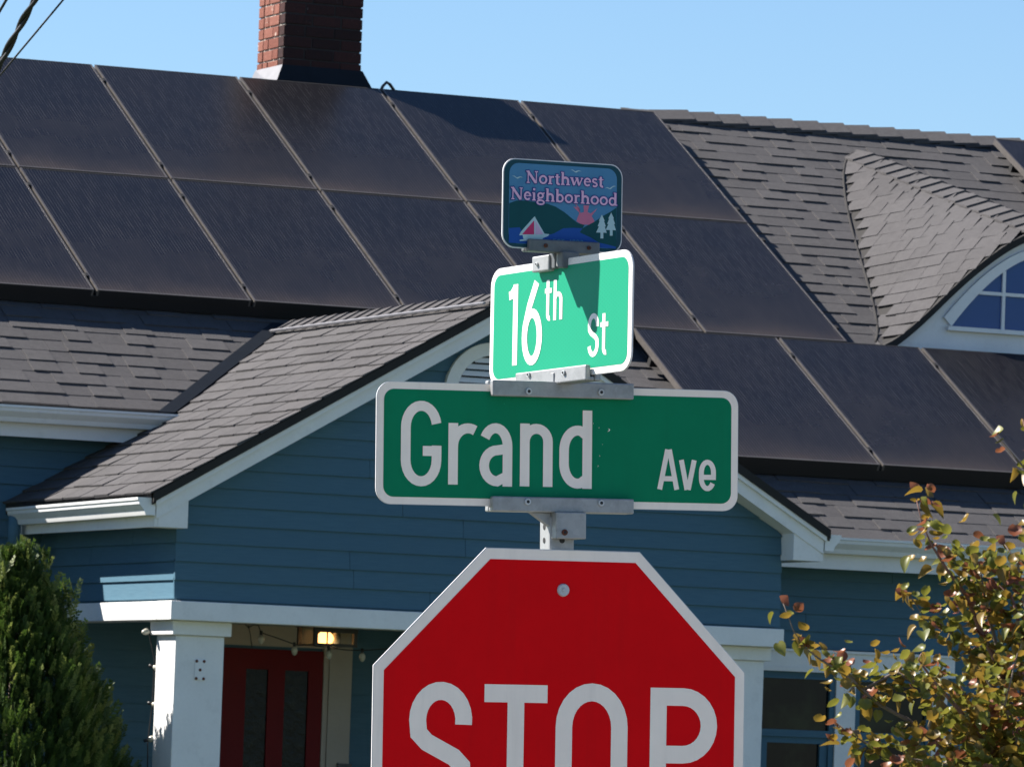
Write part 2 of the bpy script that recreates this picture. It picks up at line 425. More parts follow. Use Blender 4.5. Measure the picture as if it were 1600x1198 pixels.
for X in (XL, XR-.15):
    MB().prism([(X, YER+.4, 3.6), (X, YB-.4, 3.6), (X, YR, ZR-.25)], (.15, 0, 0)).build('end_gable', 'siding', house)
MB().box(XL+.1, XR-.1, 1.5, YB-.4, 0, .24).build('foundation', 'concrete', house)
# ---- roofs
mr = empty('main_roof'); mr.parent = house
def slab(x0, x1, y0, y1, thick=.055, drop=.012):
    b = MB(); z0, z1 = zm(y0)-drop, zm(y1)-drop
    return b.hexa([(x0, y0, z0-thick), (x1, y0, z0-thick), (x1, y1, z1-thick), (x0, y1, z1-thick), (x0, y0, z0), (x1, y0, z0), (x1, y1, z1), (x0, y1, z1)])
slab(XL-.3, -.02, YEL, YR).build('roof_deck', 'underlay', mr)
slab(-.02, XR+.3, YER, YR).build('roof_deck', 'underlay', mr)
zb = zm(YER)-.012
MB().hexa([(XL-.3, YR, ZR-.112), (XR+.3, YR, ZR-.112), (XR+.3, YB, zb-.10), (XL-.3, YB, zb-.10), (XL-.3, YR, ZR-.012), (XR+.3, YR, ZR-.012), (XR+.3, YB, zb), (XL-.3, YB, zb)]).build('back_slope', 'shingle', mr)
pr = empty('porch_roof'); pr.parent = house
YF = -.17                                           # front edge of the porch roof
XE = 2.085
for s in (-1, 1):
    yb = YW+.02
    b = MB().hexa([(0, YF, ZG-.072), (s*XE, YF, zg(XE)-.072), (s*XE, yb, zg(XE)-.072), (0, yb, ZG-.072), (0, YF, ZG-.012), (s*XE, YF, zg(XE)-.012), (s*XE, yb, zg(XE)-.012), (0, yb, ZG-.012)])
    xi = 1.16
    b.add([(0, yb, ZG-.013), (s*xi, yb, zg(xi)-.013), (0, 3.16, ZG-.013)], [(0, 1, 2)])
    b.build('roof_deck', 'underlay' if s < 0 else 'shingle', pr)

# ---- shingles: every piece one wedge; the largest in view are objects, the rest joined
UNIT = MB().add([(0, 0, -.3), (1, 0, -.3), (1, 1, -.25), (0, 1, -.25), (0, 0, 1), (1, 0, 1), (1, 1, .12), (0, 1, .12)],
                [(0,3,2,1),(4,5,6,7),(0,1,5,4),(1,2,6,5),(2,3,7,6),(3,0,4,7)]).mesh('shingle', 'shingle')
pieces = []        # (parent, 4x4 matrix)
def piece(parent, origin, ex, ey, ez, w, ln, th):
    m4 = Matrix.Identity(4)
    for i, (e, k) in enumerate(((ex, w), (ey, ln), (ez, th))):
        for r in range(3): m4[r][i] = e[r]*k
    for r in range(3): m4[r][3] = origin[r]
    pieces.append((parent, m4))
EXPO = .1425
EU = Vector((1, 0, 0)); EUP = Vector((0, math.cos(rad(30.1)), math.sin(rad(30.1)))); EN = Vector((0, -math.sin(rad(30.1)), math.cos(rad(30.1))))
def course_main(x0, x1, y, rnd):
    x = x0 - rnd.uniform(0, .2); thick = rnd.random() < .5
    o0 = Vector((0, y, zm(y)))
    while x < x1:
        w = rnd.uniform(.13, .31) if thick else rnd.uniform(.09, .26)
        a, b = max(x, x0), min(x+w, x1)
        if b-a > .02:
            th = rnd.uniform(.0100, .0135) if thick else rnd.uniform(.0040, .0060)
            piece(mr, o0+EU*(a+.001)-EUP*rnd.uniform(0, .006), EU, EUP, EN, b-a-.002, EXPO*1.35, th)
        x += w
        thick = (not thick) if rnd.random() < .8 else thick
rnd = random.Random(3)
i = 0
while True:
    y = YER + i*EXPO*math.cos(rad(30.1))
    if y > YR-.06: break
    z = zm(y)
    # left field (below the second row of panels)
    if YEL-.005 <= y < 3.45:
        xv = -(ZG-zm(y))/TG if zm(y) < ZG else 0.3
        course_main(-3.6, min(xv+.12, 0.45), y, rnd)
    # right field
    xv = max((ZG-zm(y))/TG, 0.0) if zm(y) < ZG else .0
    if y < 2.05: course_main(max(xv-.1, .9), 6.4, y, rnd)
    elif y < 3.3: course_main(max(xv-.1, .2), 2.9, y, rnd)
    if y > 3.05:
        # between the upper array and the second array
        xr = 4.05
        course_main(3.75, 7.9, y, rnd)
    i += 1
# gable roof, left slope (courses run along Y)
GU = Vector((0, 1, 0)); GUP = Vector((math.cos(rad(30)), 0, math.sin(rad(30)))); GN = Vector((-math.sin(rad(30)), 0, math.cos(rad(30))))
rg_ = random.Random(5)
for i in range(18):
    s_ = i*EXPO
    X = -XE-.012 + s_*math.cos(rad(30)); z = zg(X)
    if X > -.04: break
    yend = YW if X < -1.16 else 3.081+(zg(X)-4.877)/TA+.12
    y = YF-.02 - rg_.uniform(0, .25)
    while y < yend:
        w = rg_.uniform(.18, .30)
        a, b = max(y, YF-.022), min(y+w, yend)
        if b-a > .02:
            piece(pr, Vector((X, a+.0042, z))-GUP*rg_.uniform(0, .012), GU, GUP, GN, b-a-.0085, EXPO*1.08, rg_.choice((.007, .009, .012, .014)))
        y += w
# ridge caps
def cap(parent, p, d, half, ta, tb, ln, th=.02):
    """folded ridge cap: two flaps either side of a ridge through p along d (unit), flap directions ta, tb"""
    d = Vector(d); b = MB()
    up = Vector((0, 0, 1))
    for tv in (ta, tb):
        tv = Vector(tv)
        p0 = Vector(p)+up*th; p1 = Vector(p)+d*ln+up*.004
        q0, q1 = p0+tv*half, p1+tv*half
        dn = up*.016
        b.hexa([p0-dn, q0-dn, q1-dn, p1-dn, p0, q0, q1, p1])
    return b.build('ridge_cap', 'shingle', parent)
xx = 4.02
while xx < 7.6:
    cap(mr, (xx+.22, YR, ZR+.018), (-1, 0, 0), .15, -EUP, Vector((0, math.cos(rad(30.1)), -math.sin(rad(30.1)))), .30, .026); xx += .2
yy = YF-.02
while yy < 3.05:
    cap(pr, (0, yy, ZG+.010), (0, 1, 0), .14, -GUP, Vector((GUP.x, 0, -GUP.z)), .26, .022); yy += .165
# metal ridge strip with its rivets along the porch ridge (left edge of the caps)
p0 = Vector((0, YF-.02, ZG+.006))-GUP*.15+GN*.022; p1 = Vector((0, 3.0, ZG+.006))-GUP*.15+GN*.022
MB().hexa([p0, p0-GUP*.018, p1-GUP*.018, p1, p0+GN*.012, p0-GUP*.018+GN*.012, p1-GUP*.018+GN*.012, p1+GN*.012]).build('ridge_strip', 'lead', pr)
# valley flashing
va = Vector((-1.17, YEL+.0, zm(YEL)+.004)); vb = Vector((-.03, 3.081+(ZG-4.877)/TA-.05, ZG-.012))
vd = (vb-va).normalized(); vs = Vector((-1, 0, 0))
MB().hexa([va+Vector((.03, 0, -.02)), va+vs*.075+Vector((0, 0, -.02)), vb+vs*.075+Vector((0, 0, -.02)), vb+Vector((.03, 0, -.02)),
           va+Vector((.03, 0, .022)), va+vs*.075+Vector((0, 0, .022)), vb+vs*.075+Vector((0, 0, .022)), vb+Vector((.03, 0, .022))]).build('valley_flashing', 'flash', house)
# drip edge along the left rake (dark shingle edge), rake boards, cornice returns
for s in (-1, 1):
    k = lambda X, dz: (s*X, 0, zg(X)+dz)
    def rk(name, y0, y1, d0, d1, mat, x1=XE, bev=0):
        a, b_ = zg(0), zg(x1)
        MB().hexa([(0, y0, a+d1), (s*x1, y0, b_+d1), (s*x1, y1, b_+d1), (0, y1, a+d1), (0, y0, a+d0), (s*x1, y0, b_+d0), (s*x1, y1, b_+d0), (0, y1, a+d0)]).build(name, mat, house)
    rk('rake_edge', YF-.012, YF+.03, -.008, -.060, 'underlay', XE)
    rk('rake_moulding', YF-.002, .05, -.0605, -.088, 'white', XE-.02)
    rk('rake_board', YF+.018, .03, -.0885, -.165, 'white', XE-.03)
    # cornice return: boxed end at the eave
    x0, x1 = s*(GW-.004), s*(XE-.045)
    zt = zg(XE-.045)-.10
    MB().prism([(x0, YF+.025, 3.500), (x1, YF+.025, 3.500), (x1, YF+.025, zt), (x0, YF+.025, zg(GW)-.10)], (0, .16, 0)).build('cornice_return', 'white', house)
    # soffit and fascia along the eave
    MB().box(min(x0, s*(XE-.05)), max(x0, s*(XE-.05)), YF+.19, YW-.01, 3.545, 3.56).build('soffit', 'white', house)
    MB().box(*(sorted((s*(XE-.052), s*(XE-.025)))), YF+.03, YW-.02, 3.50, zg(XE)-.075).build('fascia', 'white', house)

def gutter(name, p0, p1, outv, h=.095, d=.105, caps=(1, 1), mat='gutter'):
    """K-style gutter: profile extruded from p0 to p1; p is the back top edge, outv points outwards"""
    o = Vector(outv); up = Vector((0, 0, 1))
    prof = [(0, 0), (0, -h), (d*.52, -h), (d*.56, -h+.010), (d*.62, -h*.72), (d*.90, -h*.38), (d*.93, -.018), (d, -.014), (d, 0), (d*.90, 0), (d*.88, -.012)]
    inner = [(d*.86, -h*.36), (d*.56, -h*.74), (d*.50, -h+.006), (.004, -h+.006), (.004, 0)]
    pts = prof+inner
    P0 = [Vector(p0)+o*a+up*b for a, b in pts]; P1 = [Vector(p1)+o*a+up*b for a, b in pts]
    n = len(pts); b = MB()
    b.add(P0+P1, [(i, (i+1) % n, n+(i+1) % n, n+i) for i in range(n)])
    g_ = b.build(name, mat, house)
    for w, P in ((caps[0], p0), (caps[1], p1)):
        if not w: continue
        dv = (Vector(p1)-Vector(p0)).normalized()*(.004 if P is p0 else -.004)
        MB().prism([Vector(P)-dv+o*a+up*b_ for a, b_ in prof[:9]], dv*.9).build('end_cap', mat, g_)
    return g_
# eaves: left of the porch, right of it, and the two porch eaves
zl = zm(YEL)
gutter('gutter', (XL-.3, YEL+.0, zl+.004), (-1.16, YEL+.0, zl+.008), (0, -1, 0))
MB().box(XL-.3, -1.22, YEL+.012, YEL+.035, zl-.168, zl-.02).build('fascia', 'white', house)
MB().box(XL-.3, -1.2, YEL+.036, YW, zl-.155, zl-.14).build('soffit', 'white', house)
zr_ = zm(YER)
gutter('gutter', (2.10, YER, zr_+.004), (XR+.3, YER, zr_+.002), (0, -1, 0))
MB().box(GW-.1, XR+.3, YER+.012, YER+.035, zr_-.182, zr_-.02).build('fascia', 'white', house)
MB().box(GW-.1, XR+.3, YER+.036, YWR, zr_-.170, zr_-.155).build('soffit', 'white', house)
gutter('gutter', (-XE+.022, YF+.02, zg(XE)-.035), (-XE+.022, 1.95, zg(XE)-.045), (-1, 0, 0))
gutter('gutter', (XE-.022, YF+.02, zg(XE)-.035), (XE-.022, .90, zg(XE)-.038), (1, 0, 0))
# downspout by the wall left of the porch, painted like the siding
MB().tube([(-2.13, 1.90, 3.60), (-2.12, 1.93, 3.45), (-2.06, 2.13, 3.25), (-2.06, 2.13, .3)], .038, 8).build('downspout', 'siding', house, smooth=True)

# ---- porch beam, ceiling, columns, floor
MB().box(-GW-.026, GW+.016, -.022, .20, 3.000, BT).build('porch_beam', 'white', house, bevel=.004)
MB().box(-GW-.026, -GW+.16, .202, YW-.02, 3.000, BT-.002).build('porch_beam', 'white', house, bevel=.004)
MB().box(GW-.16, GW+.016, .202, YWR-.01, 3.000, BT-.002).build('porch_beam', 'white', house, bevel=.004)
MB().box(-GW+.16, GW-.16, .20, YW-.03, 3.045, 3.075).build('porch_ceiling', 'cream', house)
def column(x0, x1):
    c_ = empty('porch_column', (0, 0, 0)); c_.parent = house
    MB().box(x0, x1, .10, .39, .85, 2.920).build('shaft', 'white', c_, bevel=.005)
    MB().box(x0-.030, x1+.030, .07, .42, 2.9205, 2.9995).build('capital', 'white', c_, bevel=.005)
    MB().box(x0-.03, x1+.03, .07, .42, .83, .97).build('base', 'white', c_, bevel=.004)
    return c_
colL = column(-1.814, -1.524)
colR = column(1.535, 1.825)
MB().box(-2.0, 2.0, -.15, YW-.005, .62, .835).build('porch_floor', 'floor', house)
for k_ in range(4):
    MB().box(-.9, .9, -.15-.3*(k_+1), -.151-.3*k_, 0, .62-.155*k_-.01).build('step', 'concrete', house)
MB().box(-1.95, 1.95, -.10, YW-.05, 0, .615).build('porch_skirt', 'siding', house)
# door
YD = YW-.012
door = empty('door', (0, 0, 0)); door.parent = house
dl, dr, dt = -.90, -.055, 2.905
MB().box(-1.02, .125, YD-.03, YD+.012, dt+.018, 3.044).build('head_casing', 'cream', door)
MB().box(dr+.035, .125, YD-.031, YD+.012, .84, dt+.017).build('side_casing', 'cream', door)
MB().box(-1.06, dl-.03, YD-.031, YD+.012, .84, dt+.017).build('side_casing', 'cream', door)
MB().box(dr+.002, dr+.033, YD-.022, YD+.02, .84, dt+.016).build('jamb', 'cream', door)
b = MB()
p1l, p1r, p2l, p2r, pt_ = pY(383, 1050, YD).x, pY(418, 1050, YD).x, pY(444, 1050, YD).x, pY(481, 1050, YD).x, 2.785
for a0, a1 in ((dl, p1l), (p1r, p2l), (p2r, dr)): b.box(a0, a1, YD-.016, YD+.02, .84, dt)
b.box(p1l, p1r, YD-.0155, YD+.019, pt_, dt-.001); b.box(p2l, p2r, YD-.0155, YD+.019, pt_, dt-.001)
b.box(p1l, p1r, YD-.0155, YD+.019, .85, 1.3); b.box(p2l, p2r, YD-.0155, YD+.019, .85, 1.3)
b.build('door_leaf', 'door', door)
for a0, a1 in ((p1l, p1r), (p2l, p2r)): MB().box(a0, a1, YD-.004, YD+.004, 1.3, pt_).build('pane', 'doorglass', door)
MB().box(pY(523, 1190, YD).x, pY(545, 1190, YD).x, YD-.05, YD-.032, 2.02, pY(530, 1192, YD).z).build('mailbox', 'black', house)

# ---- windows right of the porch
def window(x0, x1, z0, z1):
    w = empty('window', (0, 0, 0)); w.parent = house
    Y = YWR
    zmid = pY(1300, 1147, Y).z
    fr = MB(); fw = .035
    fr.box(x0, x0+fw, Y-.012, Y+.05, z0, z1); fr.box(x1-fw, x1, Y-.012, Y+.05, z0, z1)
    fr.box(x0+fw, x1-fw, Y-.011, Y+.05, z1-.012, z1); fr.box(x0+fw, x1-fw, Y-.014, Y+.05, zmid-.022, zmid+.020)
    fr.build('upper_sash', 'siding', w)
    MB().box(x0+fw, x1-fw, Y+.012, Y+.02, zmid+.020, z1-.012).build('pane', 'glass', w)
    ls = MB(); s2 = .085
    ls.box(x0+fw, x0+s2, Y+.004, Y+.045, z0, zmid-.0225); ls.box(x1-s2, x1-fw, Y+.004, Y+.045, z0, zmid-.0225)
    ls.box(x0+s2, x1-s2, Y+.005, Y+.045, zmid-.06, zmid-.0225)
    ls.build('lower_sash', 'siding', w)
    MB().box(x0+s2, x1-s2, Y+.024, Y+.032, z0, zmid-.06).build('pane', 'glass', w)
window(xa-wd, xa, 1.5, zt_); window(xb, xb+wd, 1.5, zt_)
MB().box(xa+.001, xb-.001, YWR-.024, YWR+.05, 1.45, zt_+.03).build('mullion', 'white', house)
MB().box(xb+wd+.001, xb+wd+.10, YWR-.024, YWR+.05, 1.45, zt_+.03).build('window_casing', 'white', house)
MB().box(xa-wd-.10, xa-wd-.001, YWR-.024, YWR+.05, 1.45, zt_+.03).build('window_casing', 'white', house)
hz0, hz1 = pY(1300, 1049, YWR).z, pY(1300, 1016, YWR).z
MB().box(GW+.002, xb+wd+.14, YWR-.034, YWR+.03, hz0+.018, hz1-.016).build('window_head', 'white', house)
MB().box(GW+.002, xb+wd+.15, YWR-.052, YWR+.03, hz1-.0155, hz1).build('head_cap', 'white', house)
MB().box(GW+.002, xb+wd+.14, YWR-.044, YWR+.03, zt_+.0305, hz0+.0175).build('head_moulding', 'white', house)
MB().box(xa-wd-.12, xb+wd+.12, YWR-.05, YWR+.02, 1.38, 1.449).build('window_sill', 'white', house)
MB().box(GW+.1, xb+wd, YWR+.16, YWR+.2, 1.3, 3.1).build('room_dark', 'interior', house)

# ---- round louvre in the gable
vent = empty('gable_vent', (0, 0, 0)); vent.parent = house
vc, vr, vi = (0.0, 4.345), .295, .222
b = MB(); n_ = 40
for k_ in range(n_):
    a0, a1 = 2*math.pi*k_/n_, 2*math.pi*(k_+1)/n_
    q = lambda r, a, y: (vc[0]+r*math.cos(a), y, vc[1]+r*math.sin(a))
    b.add([q(vi, a0, -.02), q(vr, a0, -.02), q(vr, a1, -.02), q(vi, a1, -.02), q(vi, a0, .02), q(vr, a0, .02), q(vr, a1, .02), q(vi, a1, .02)],
          [(0, 1, 2, 3), (0, 3, 7, 4), (1, 5, 6, 2)])
b.build('vent_frame', 'white', vent)
b = MB(); b.add([(vc[0]+vi*math.cos(2*math.pi*k_/n_), .004, vc[1]+vi*math.sin(2*math.pi*k_/n_)) for k_ in range(n_)], [tuple(range(n_))]); b.build('vent_back', 'interior', vent)
z = vc[1]-vi+.015
while z < vc[1]+vi-.02:
    h_ = math.sqrt(max(vi**2-(z+.012-vc[1])**2, .0004))
    MB().hexa([(-h_, -.016, z), (h_, -.016, z), (h_, -.012, z), (-h_, -.012, z), (-h_, .002, z+.029), (h_, .002, z+.029), (h_, .0035, z+.029), (-h_, .0035, z+.029)]).build('slat', 'white', vent)
    z += .0385

# ---- chimney
ch = empty('chimney', (0, 0, 0)); ch.parent = house
cx0, cx1, cy0, cy1 = 1.265, 1.832, 6.40, 6.86
CTOP = 7.62
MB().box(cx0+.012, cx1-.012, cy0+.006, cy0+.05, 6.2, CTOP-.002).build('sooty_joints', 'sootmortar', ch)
MB().box(cx0+.010, cx1-.010, cy0+.0105, cy1-.010, 6.2, CTOP).build('mortar_core', 'mortar', ch)
BH, MJ = .0655, .0105
rb = random.Random(11)
zc = 6.86; row = 0
def brick(x0, x1, y0, y1, z0, z1, mt='brick'):
    j = lambda: rb.uniform(-.003, .003)
    o = MB().box(x0+j()*.5, x1+j()*.5, y0+j(), y1+j(), z0+j()*.4, z1+j()*.4).build('brick', mt, ch, bevel=.004)
while zc < CTOP-.02:
    L = (cx1-cx0-2*MJ)/2.75
    cuts = [cx0] + ([cx0+L*.75+MJ*.5, cx0+L*1.75+MJ*1.5] if row % 2 else [cx0+L+MJ*.5, cx0+2*L+MJ*1.5]) + [cx1]
    for q in range(3):                              # front and back faces
        a, b_ = cuts[q]+(MJ/2 if q else 0), cuts[q+1]-(MJ/2 if q < 2 else 0)
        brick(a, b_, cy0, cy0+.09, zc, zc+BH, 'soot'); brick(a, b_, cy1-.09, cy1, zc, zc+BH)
    ys, ye = cy0+.09+MJ, cy1-.09-MJ
    mid = ys+(ye-ys)*(.38 if row % 2 else .68)
    for xa_, xb_ in ((cx0, cx0+.09), (cx1-.09, cx1)):
        brick(xa_, xb_, ys, mid-MJ/2, zc, zc+BH); brick(xa_, xb_, mid+MJ/2, ye, zc, zc+BH)
    zc += BH+MJ; row += 1
MB().box(cx0-.05, cx1+.05, cy0-.05, cy1+.05, CTOP, CTOP+.09).build('crown', 'mortar', ch, bevel=.01)
# flared flashing skirt
zf0, zf1 = 6.70, 6.885
B0 = [(cx0-.085, cy0-.07, zf0+.02), (cx1+.10, cy0-.07, zf0), (cx1+.10, cy1+.10, zf0), (cx0-.055, cy1+.10, zf0)]
T0 = [(cx0-.006, cy0-.008, zf1), (cx1+.008, cy0-.008, zf1), (cx1+.008, cy1+.008, zf1), (cx0-.008, cy1+.008, zf1)]
MB().add(B0+T0, [(0, 1, 5, 4), (1, 2, 6, 5), (2, 3, 7, 6)]).build('flashing_skirt', 'flash', ch, fix=False)
MB().add([B0[0], B0[3], T0[3], T0[0]], [(0, 1, 2, 3)]).build('lead_apron', 'lead', ch, fix=False)
# conduit loop beside the chimney
pts = [pY(592, 146, 6.30), pY(599, 134, 6.32), pY(604, 129, 6.34), pY(609, 132, 6.36), pY(618, 145, 6.40)]
MB().tube(pts, .011, 6).build('conduit_loop', 'black', house, smooth=True)

# ---- eyebrow dormer
dm = empty('dormer', (0, 0, 0)); dm.parent = house
DX, DY, DS = 5.40, 3.36, .262
prof_pts = [(0.0, .845), (.14, .805), (.28, .735), (.42, .64), (.56, .53), (.70, .405), (.84, .272), (.98, .148), (1.10, .058), (1.20, .004), (1.26, -.04)]
def dz_at(a):
    a = abs(a)
    for i in range(len(prof_pts)-1):
        (a0, z0), (a1, z1) = prof_pts[i], prof_pts[i+1]
        if a <= a1:
            sl_ = lambda p, q: (q[1]-p[1])/(q[0]-p[0])
            m0 = sl_(prof_pts[max(i-1, 0)], prof_pts[i+1]); m1 = sl_(prof_pts[i], prof_pts[min(i+2, len(prof_pts)-1)])
            t_ = (a-a0)/(a1-a0); d_ = a1-a0
            return (2*t_**3-3*t_**2+1)*z0+(t_**3-2*t_**2+t_)*d_*m0+(-2*t_**3+3*t_**2)*z1+(t_**3-t_**2)*d_*m1
    return -.05
ZD = zm(DY)
def dback(h): return max(h, 0)/(TA-DS)
b = MB(); n_ = 60
A = [-1.24+2.48*k_/n_ for k_ in range(n_+1)]
for a in A:
    h = dz_at(a); L = dback(h)
    b.v += [(DX+a, DY-.05, ZD+h-.05*DS-.012), (DX+a, DY+L+.03, ZD+h+(L+.03)*DS-.012)]
for k_ in range(n_): b.f.append((2*k_, 2*k_+1, 2*k_+3, 2*k_+2)); b.mi.append(0)
b.build('dormer_deck', 'underlay', dm, smooth=True, fix=False)
# dark roof edge over the face, white face, arched window
b = MB()
for k_ in range(n_):
    a0, a1 = A[k_], A[k_+1]; h0, h1 = dz_at(a0), dz_at(a1)
    f_ = lambda a, h, y, d: (DX+a, y, ZD+h+d)
    b.hexa([f_(a0, h0, DY-.06, -.065), f_(a1, h1, DY-.06, -.065), f_(a1, h1, DY, -.065), f_(a0, h0, DY, -.065), f_(a0, h0, DY-.06, -.013), f_(a1, h1, DY-.06, -.013), f_(a1, h1, DY, -.013), f_(a0, h0, DY, -.013)])
b.build('roof_edge', 'underlay', dm)
poly = [(DX+a, DY-.01, ZD+dz_at(a)-.066) for a in A] + [(DX+1.24, DY-.01, ZD-.25), (DX-1.24, DY-.01, ZD-.25)]
MB().prism(poly, (0, .05, 0)).build('dormer_face', 'white', dm)
wzb = pY(1540, 514, DY).z; wx0 = pY(1483, 508, DY).x; WH = DX-wx0
def wa(a):  return max(.0, .50*(1-(abs(a)/WH)**1.75)*1.0)
n2_ = 30
AW = [-WH+2*WH*k_/n2_ for k_ in range(n2_+1)]
wgl = [(DX+a, DY-.014, wzb+wa(a)) for a in AW]
dw = empty('arched_window', (0, 0, 0)); dw.parent = dm
MB().add(wgl, [tuple(range(len(wgl)))]).build('pane', 'atticglass', dw)
b = MB()
for k_ in range(n2_):
    for (lo, hi, y) in ((0, .055, -.034),):
        a0, a1 = AW[k_], AW[k_+1]
        s0, s1 = 1+hi/WH, 1+hi/WH
        P = [(DX+a0, wzb+wa(a0)), (DX+a1, wzb+wa(a1)), (DX+a1*s1, wzb+wa(a1)+hi), (DX+a0*s0, wzb+wa(a0)+hi)]
        b.prism([(x, DY+y, z) for x, z in P], (0, .022, 0))
b.build('window_surround', 'white', dw)
b = MB(); b.box(DX-WH-.03, DX+WH+.03, DY-.05, DY-.011, wzb-.028, wzb).build('sill', 'white', dw)
mx = pY(1565, 470, DY).x-DX; mz = pY(1560, 460, DY).z
for a in (mx, mx+.27, -mx-.0):
    if abs(a) < WH-.05: MB().box(DX+a-.011, DX+a+.011, DY-.030, DY-.0145, wzb, wzb+wa(a)-.001).build('glazing_bar', 'white', dw)
hw = WH*(max(0.0, 1-(mz-wzb)/.50))**(1/1.75)
MB().box(DX-hw, DX+hw, DY-.029, DY-.015, mz-.011, mz+.011).build('glazing_bar', 'white', dw)
# dormer shingles: courses at constant distance up the ruled surface
rd = random.Random(9)
arc = [0.0]
for k_ in range(n_): arc.append(arc[-1]+math.hypot(A[k_+1]-A[k_], dz_at(A[k_+1])-dz_at(A[k_])))
def at_arc(s):
    for k_ in range(n_):
        if s <= arc[k_+1]:
            q = (s-arc[k_])/(arc[k_+1]-arc[k_]); return A[k_]+(A[k_+1]-A[k_])*q
    return A[-1]
BETA, STEP = .68, .235
vdir = Vector((0, 1, DS)).normalized()
def dcourse(a, yc): return yc - BETA*max(dz_at(a), 0)/DS
for i in range(22):
    yc = DY-.05+i*STEP; s = -rd.uniform(0, .2)
    while s < arc[-1]/2-.11:
        w = rd.uniform(.075, .125); a0, a1 = at_arc(max(s, 0)), at_arc(min(s+w, arc[-1]/2-.10)); s += w
        if a1-a0 < .012: continue
        ya, yb2 = dcourse(a0, yc), dcourse(a1, yc)
        if ya < DY-.07: continue
        if yb2 < DY-.07:                 # trim at the front edge
            lo, hi = a0, a1
            for _ in range(20):
                mid = (lo+hi)/2
                if dcourse(mid, yc) > DY-.07: lo = mid
                else: hi = mid
            a1 = lo; yb2 = dcourse(a1, yc)
            if a1-a0 < .012: continue
        h0, h1 = dz_at(a0), dz_at(a1)
        if (ya+yb2)/2 > DY+dback((h0+h1)/2)+.01: continue
        p = Vector((DX+a0, ya, ZD+h0+(ya-DY)*DS)); q = Vector((DX+a1, yb2, ZD+h1+(yb2-DY)*DS))
        ex = (q-p); wl2 = ex.length; ex.normalize(); ez = ex.cross(vdir).normalized(); ey = ez.cross(ex).normalized()
        ln = (vdir*STEP*math.sqrt(1+DS*DS)).dot(ey)
        piece(dm, p+ex*.0012, ex, ey, ez, wl2-.0024, ln*1.25, rd.choice((.004, .005, .007)))
vpts = []
for k_ in range(41):
    a = -1.19+1.16*k_/40; h = max(dz_at(a), 0); yv = DY+dback(h)
    vpts.append((DX+a, yv, zm(yv)+.005))
MB().tube(vpts, .0095, 6).build('valley_line', 'underlay', dm, smooth=True)
yy = DY-.06
while yy < DY+dback(.845)-.1:
    ta = Vector((-.30, 0, -.10)).normalized(); tb = Vector((.30, 0, -.10)).normalized()
    cap(dm, (DX, yy, ZD+.845+(yy-DY)*DS+.006), Vector((0, 1, DS)).normalized(), .17, ta, tb, .26, .026); yy += .165

# ---- emit shingles: 300 largest in view as objects, the rest joined
def vis_area(parent, m4):
    c = [to_px(m4 @ Vector(q)) for q in ((0, 0, 1), (1, 0, 1), (1, .75, .3), (0, .75, .3))]
    mx_, my_ = sum(p[0] for p in c)/4, sum(p[1] for p in c)/4
    if not (0 <= mx_ <= 1600 and 0 <= my_ <= 1198): return 0
    if parent is mr and m4[1][3] > 2.62 and m4[0][3] < 3.9: return 0
    if 590 < mx_ < 1150 and my_ > 590: return 0
    return abs(sum(c[i][0]*c[(i+1) % 4][1]-c[(i+1) % 4][0]*c[i][1] for i in range(4)))/2
order = sorted(range(len(pieces)), key=lambda i: -vis_area(*pieces[i]))
rest = {}
for rank, i in enumerate(order):
    parent, m4 = pieces[i]
    if rank < 298:
        o = bpy.data.objects.new('shingle', UNIT); COL.objects.link(o); o.parent = parent; o.matrix_local = m4
    else: rest.setdefault(parent.name, (parent, []))[1].append(m4)
uv_ = [v.co.copy() for v in UNIT.vertices]; uf = [tuple(p.vertices) for p in UNIT.polygons]
for parent, ms in rest.values():
    b = MB()
    for m4 in ms: b.add([m4 @ q for q in uv_], uf)
    b.build('shingle_field', 'shingle', parent, fix=False, kind='stuff')

# small mounting plate on the left column
pl = empty('flag_bracket_plate', (0, 0, 0)); pl.parent = house
c0 = pY(312, 1046, .10); 
MB().box(c0.x-.031, c0.x+.031, .092, .0995, c0.z-.056, c0.z+.056).build('plate', 'white', pl)
b = MB()
for dx_, dz_ in ((-.022, .048), (.022, .048), (-.022, -.048), (.022, -.048), (0, 0)):
    b.lathe((c0.x+dx_, .092, c0.z+dz_), (0, -1, 0), [(.009, 0), (.007, .004)], 8)
b.build('screws', 'rust', pl)

# ================================================================== SOLAR PANELS
W_, H_, G_ = 1.02, 1.704, .022
PO = Vector((-.221, 6.035, 6.739))                  # upper edge of column 0, top surface
EDN = -EUP
pw, ph = W_-G_, H_-.016
gl = MB().box(.012, pw-.012, .012, ph-.012, -.006, -.0015).mesh('glass', 'solar')
fb = MB(); fb.box(0, .0115, 0, ph, -.042, 0); fb.box(pw-.0115, pw, 0, ph, -.042, 0); fb.box(.012, pw-.012, 0, .0115, -.042, -.0041, 1); fb.box(.012, pw-.012, 0, .0117, -.004, 0); fb.box(.012, pw-.012, ph-.0115, ph, -.042, -.0003, 1)
fm = fb.mesh('frame', ['pframe', 'pblack'])
bk = MB().box(.012, pw-.012, .012, ph-.012, -.03, -.0065).mesh('backsheet', 'pblack')
ra = MB().box(-G_/2, pw+G_/2, 0, .04, -.09, -.043).mesh('rail', 'pblack')
ck = MB().box(pw+.001, pw+G_-.001, -.02, .02, -.04, .004).mesh('clamp', 'pblack')
sk = MB().box(-G_/2, pw+G_/2, .004, .016, -.112, -.0425).mesh('skirt', 'pblack')
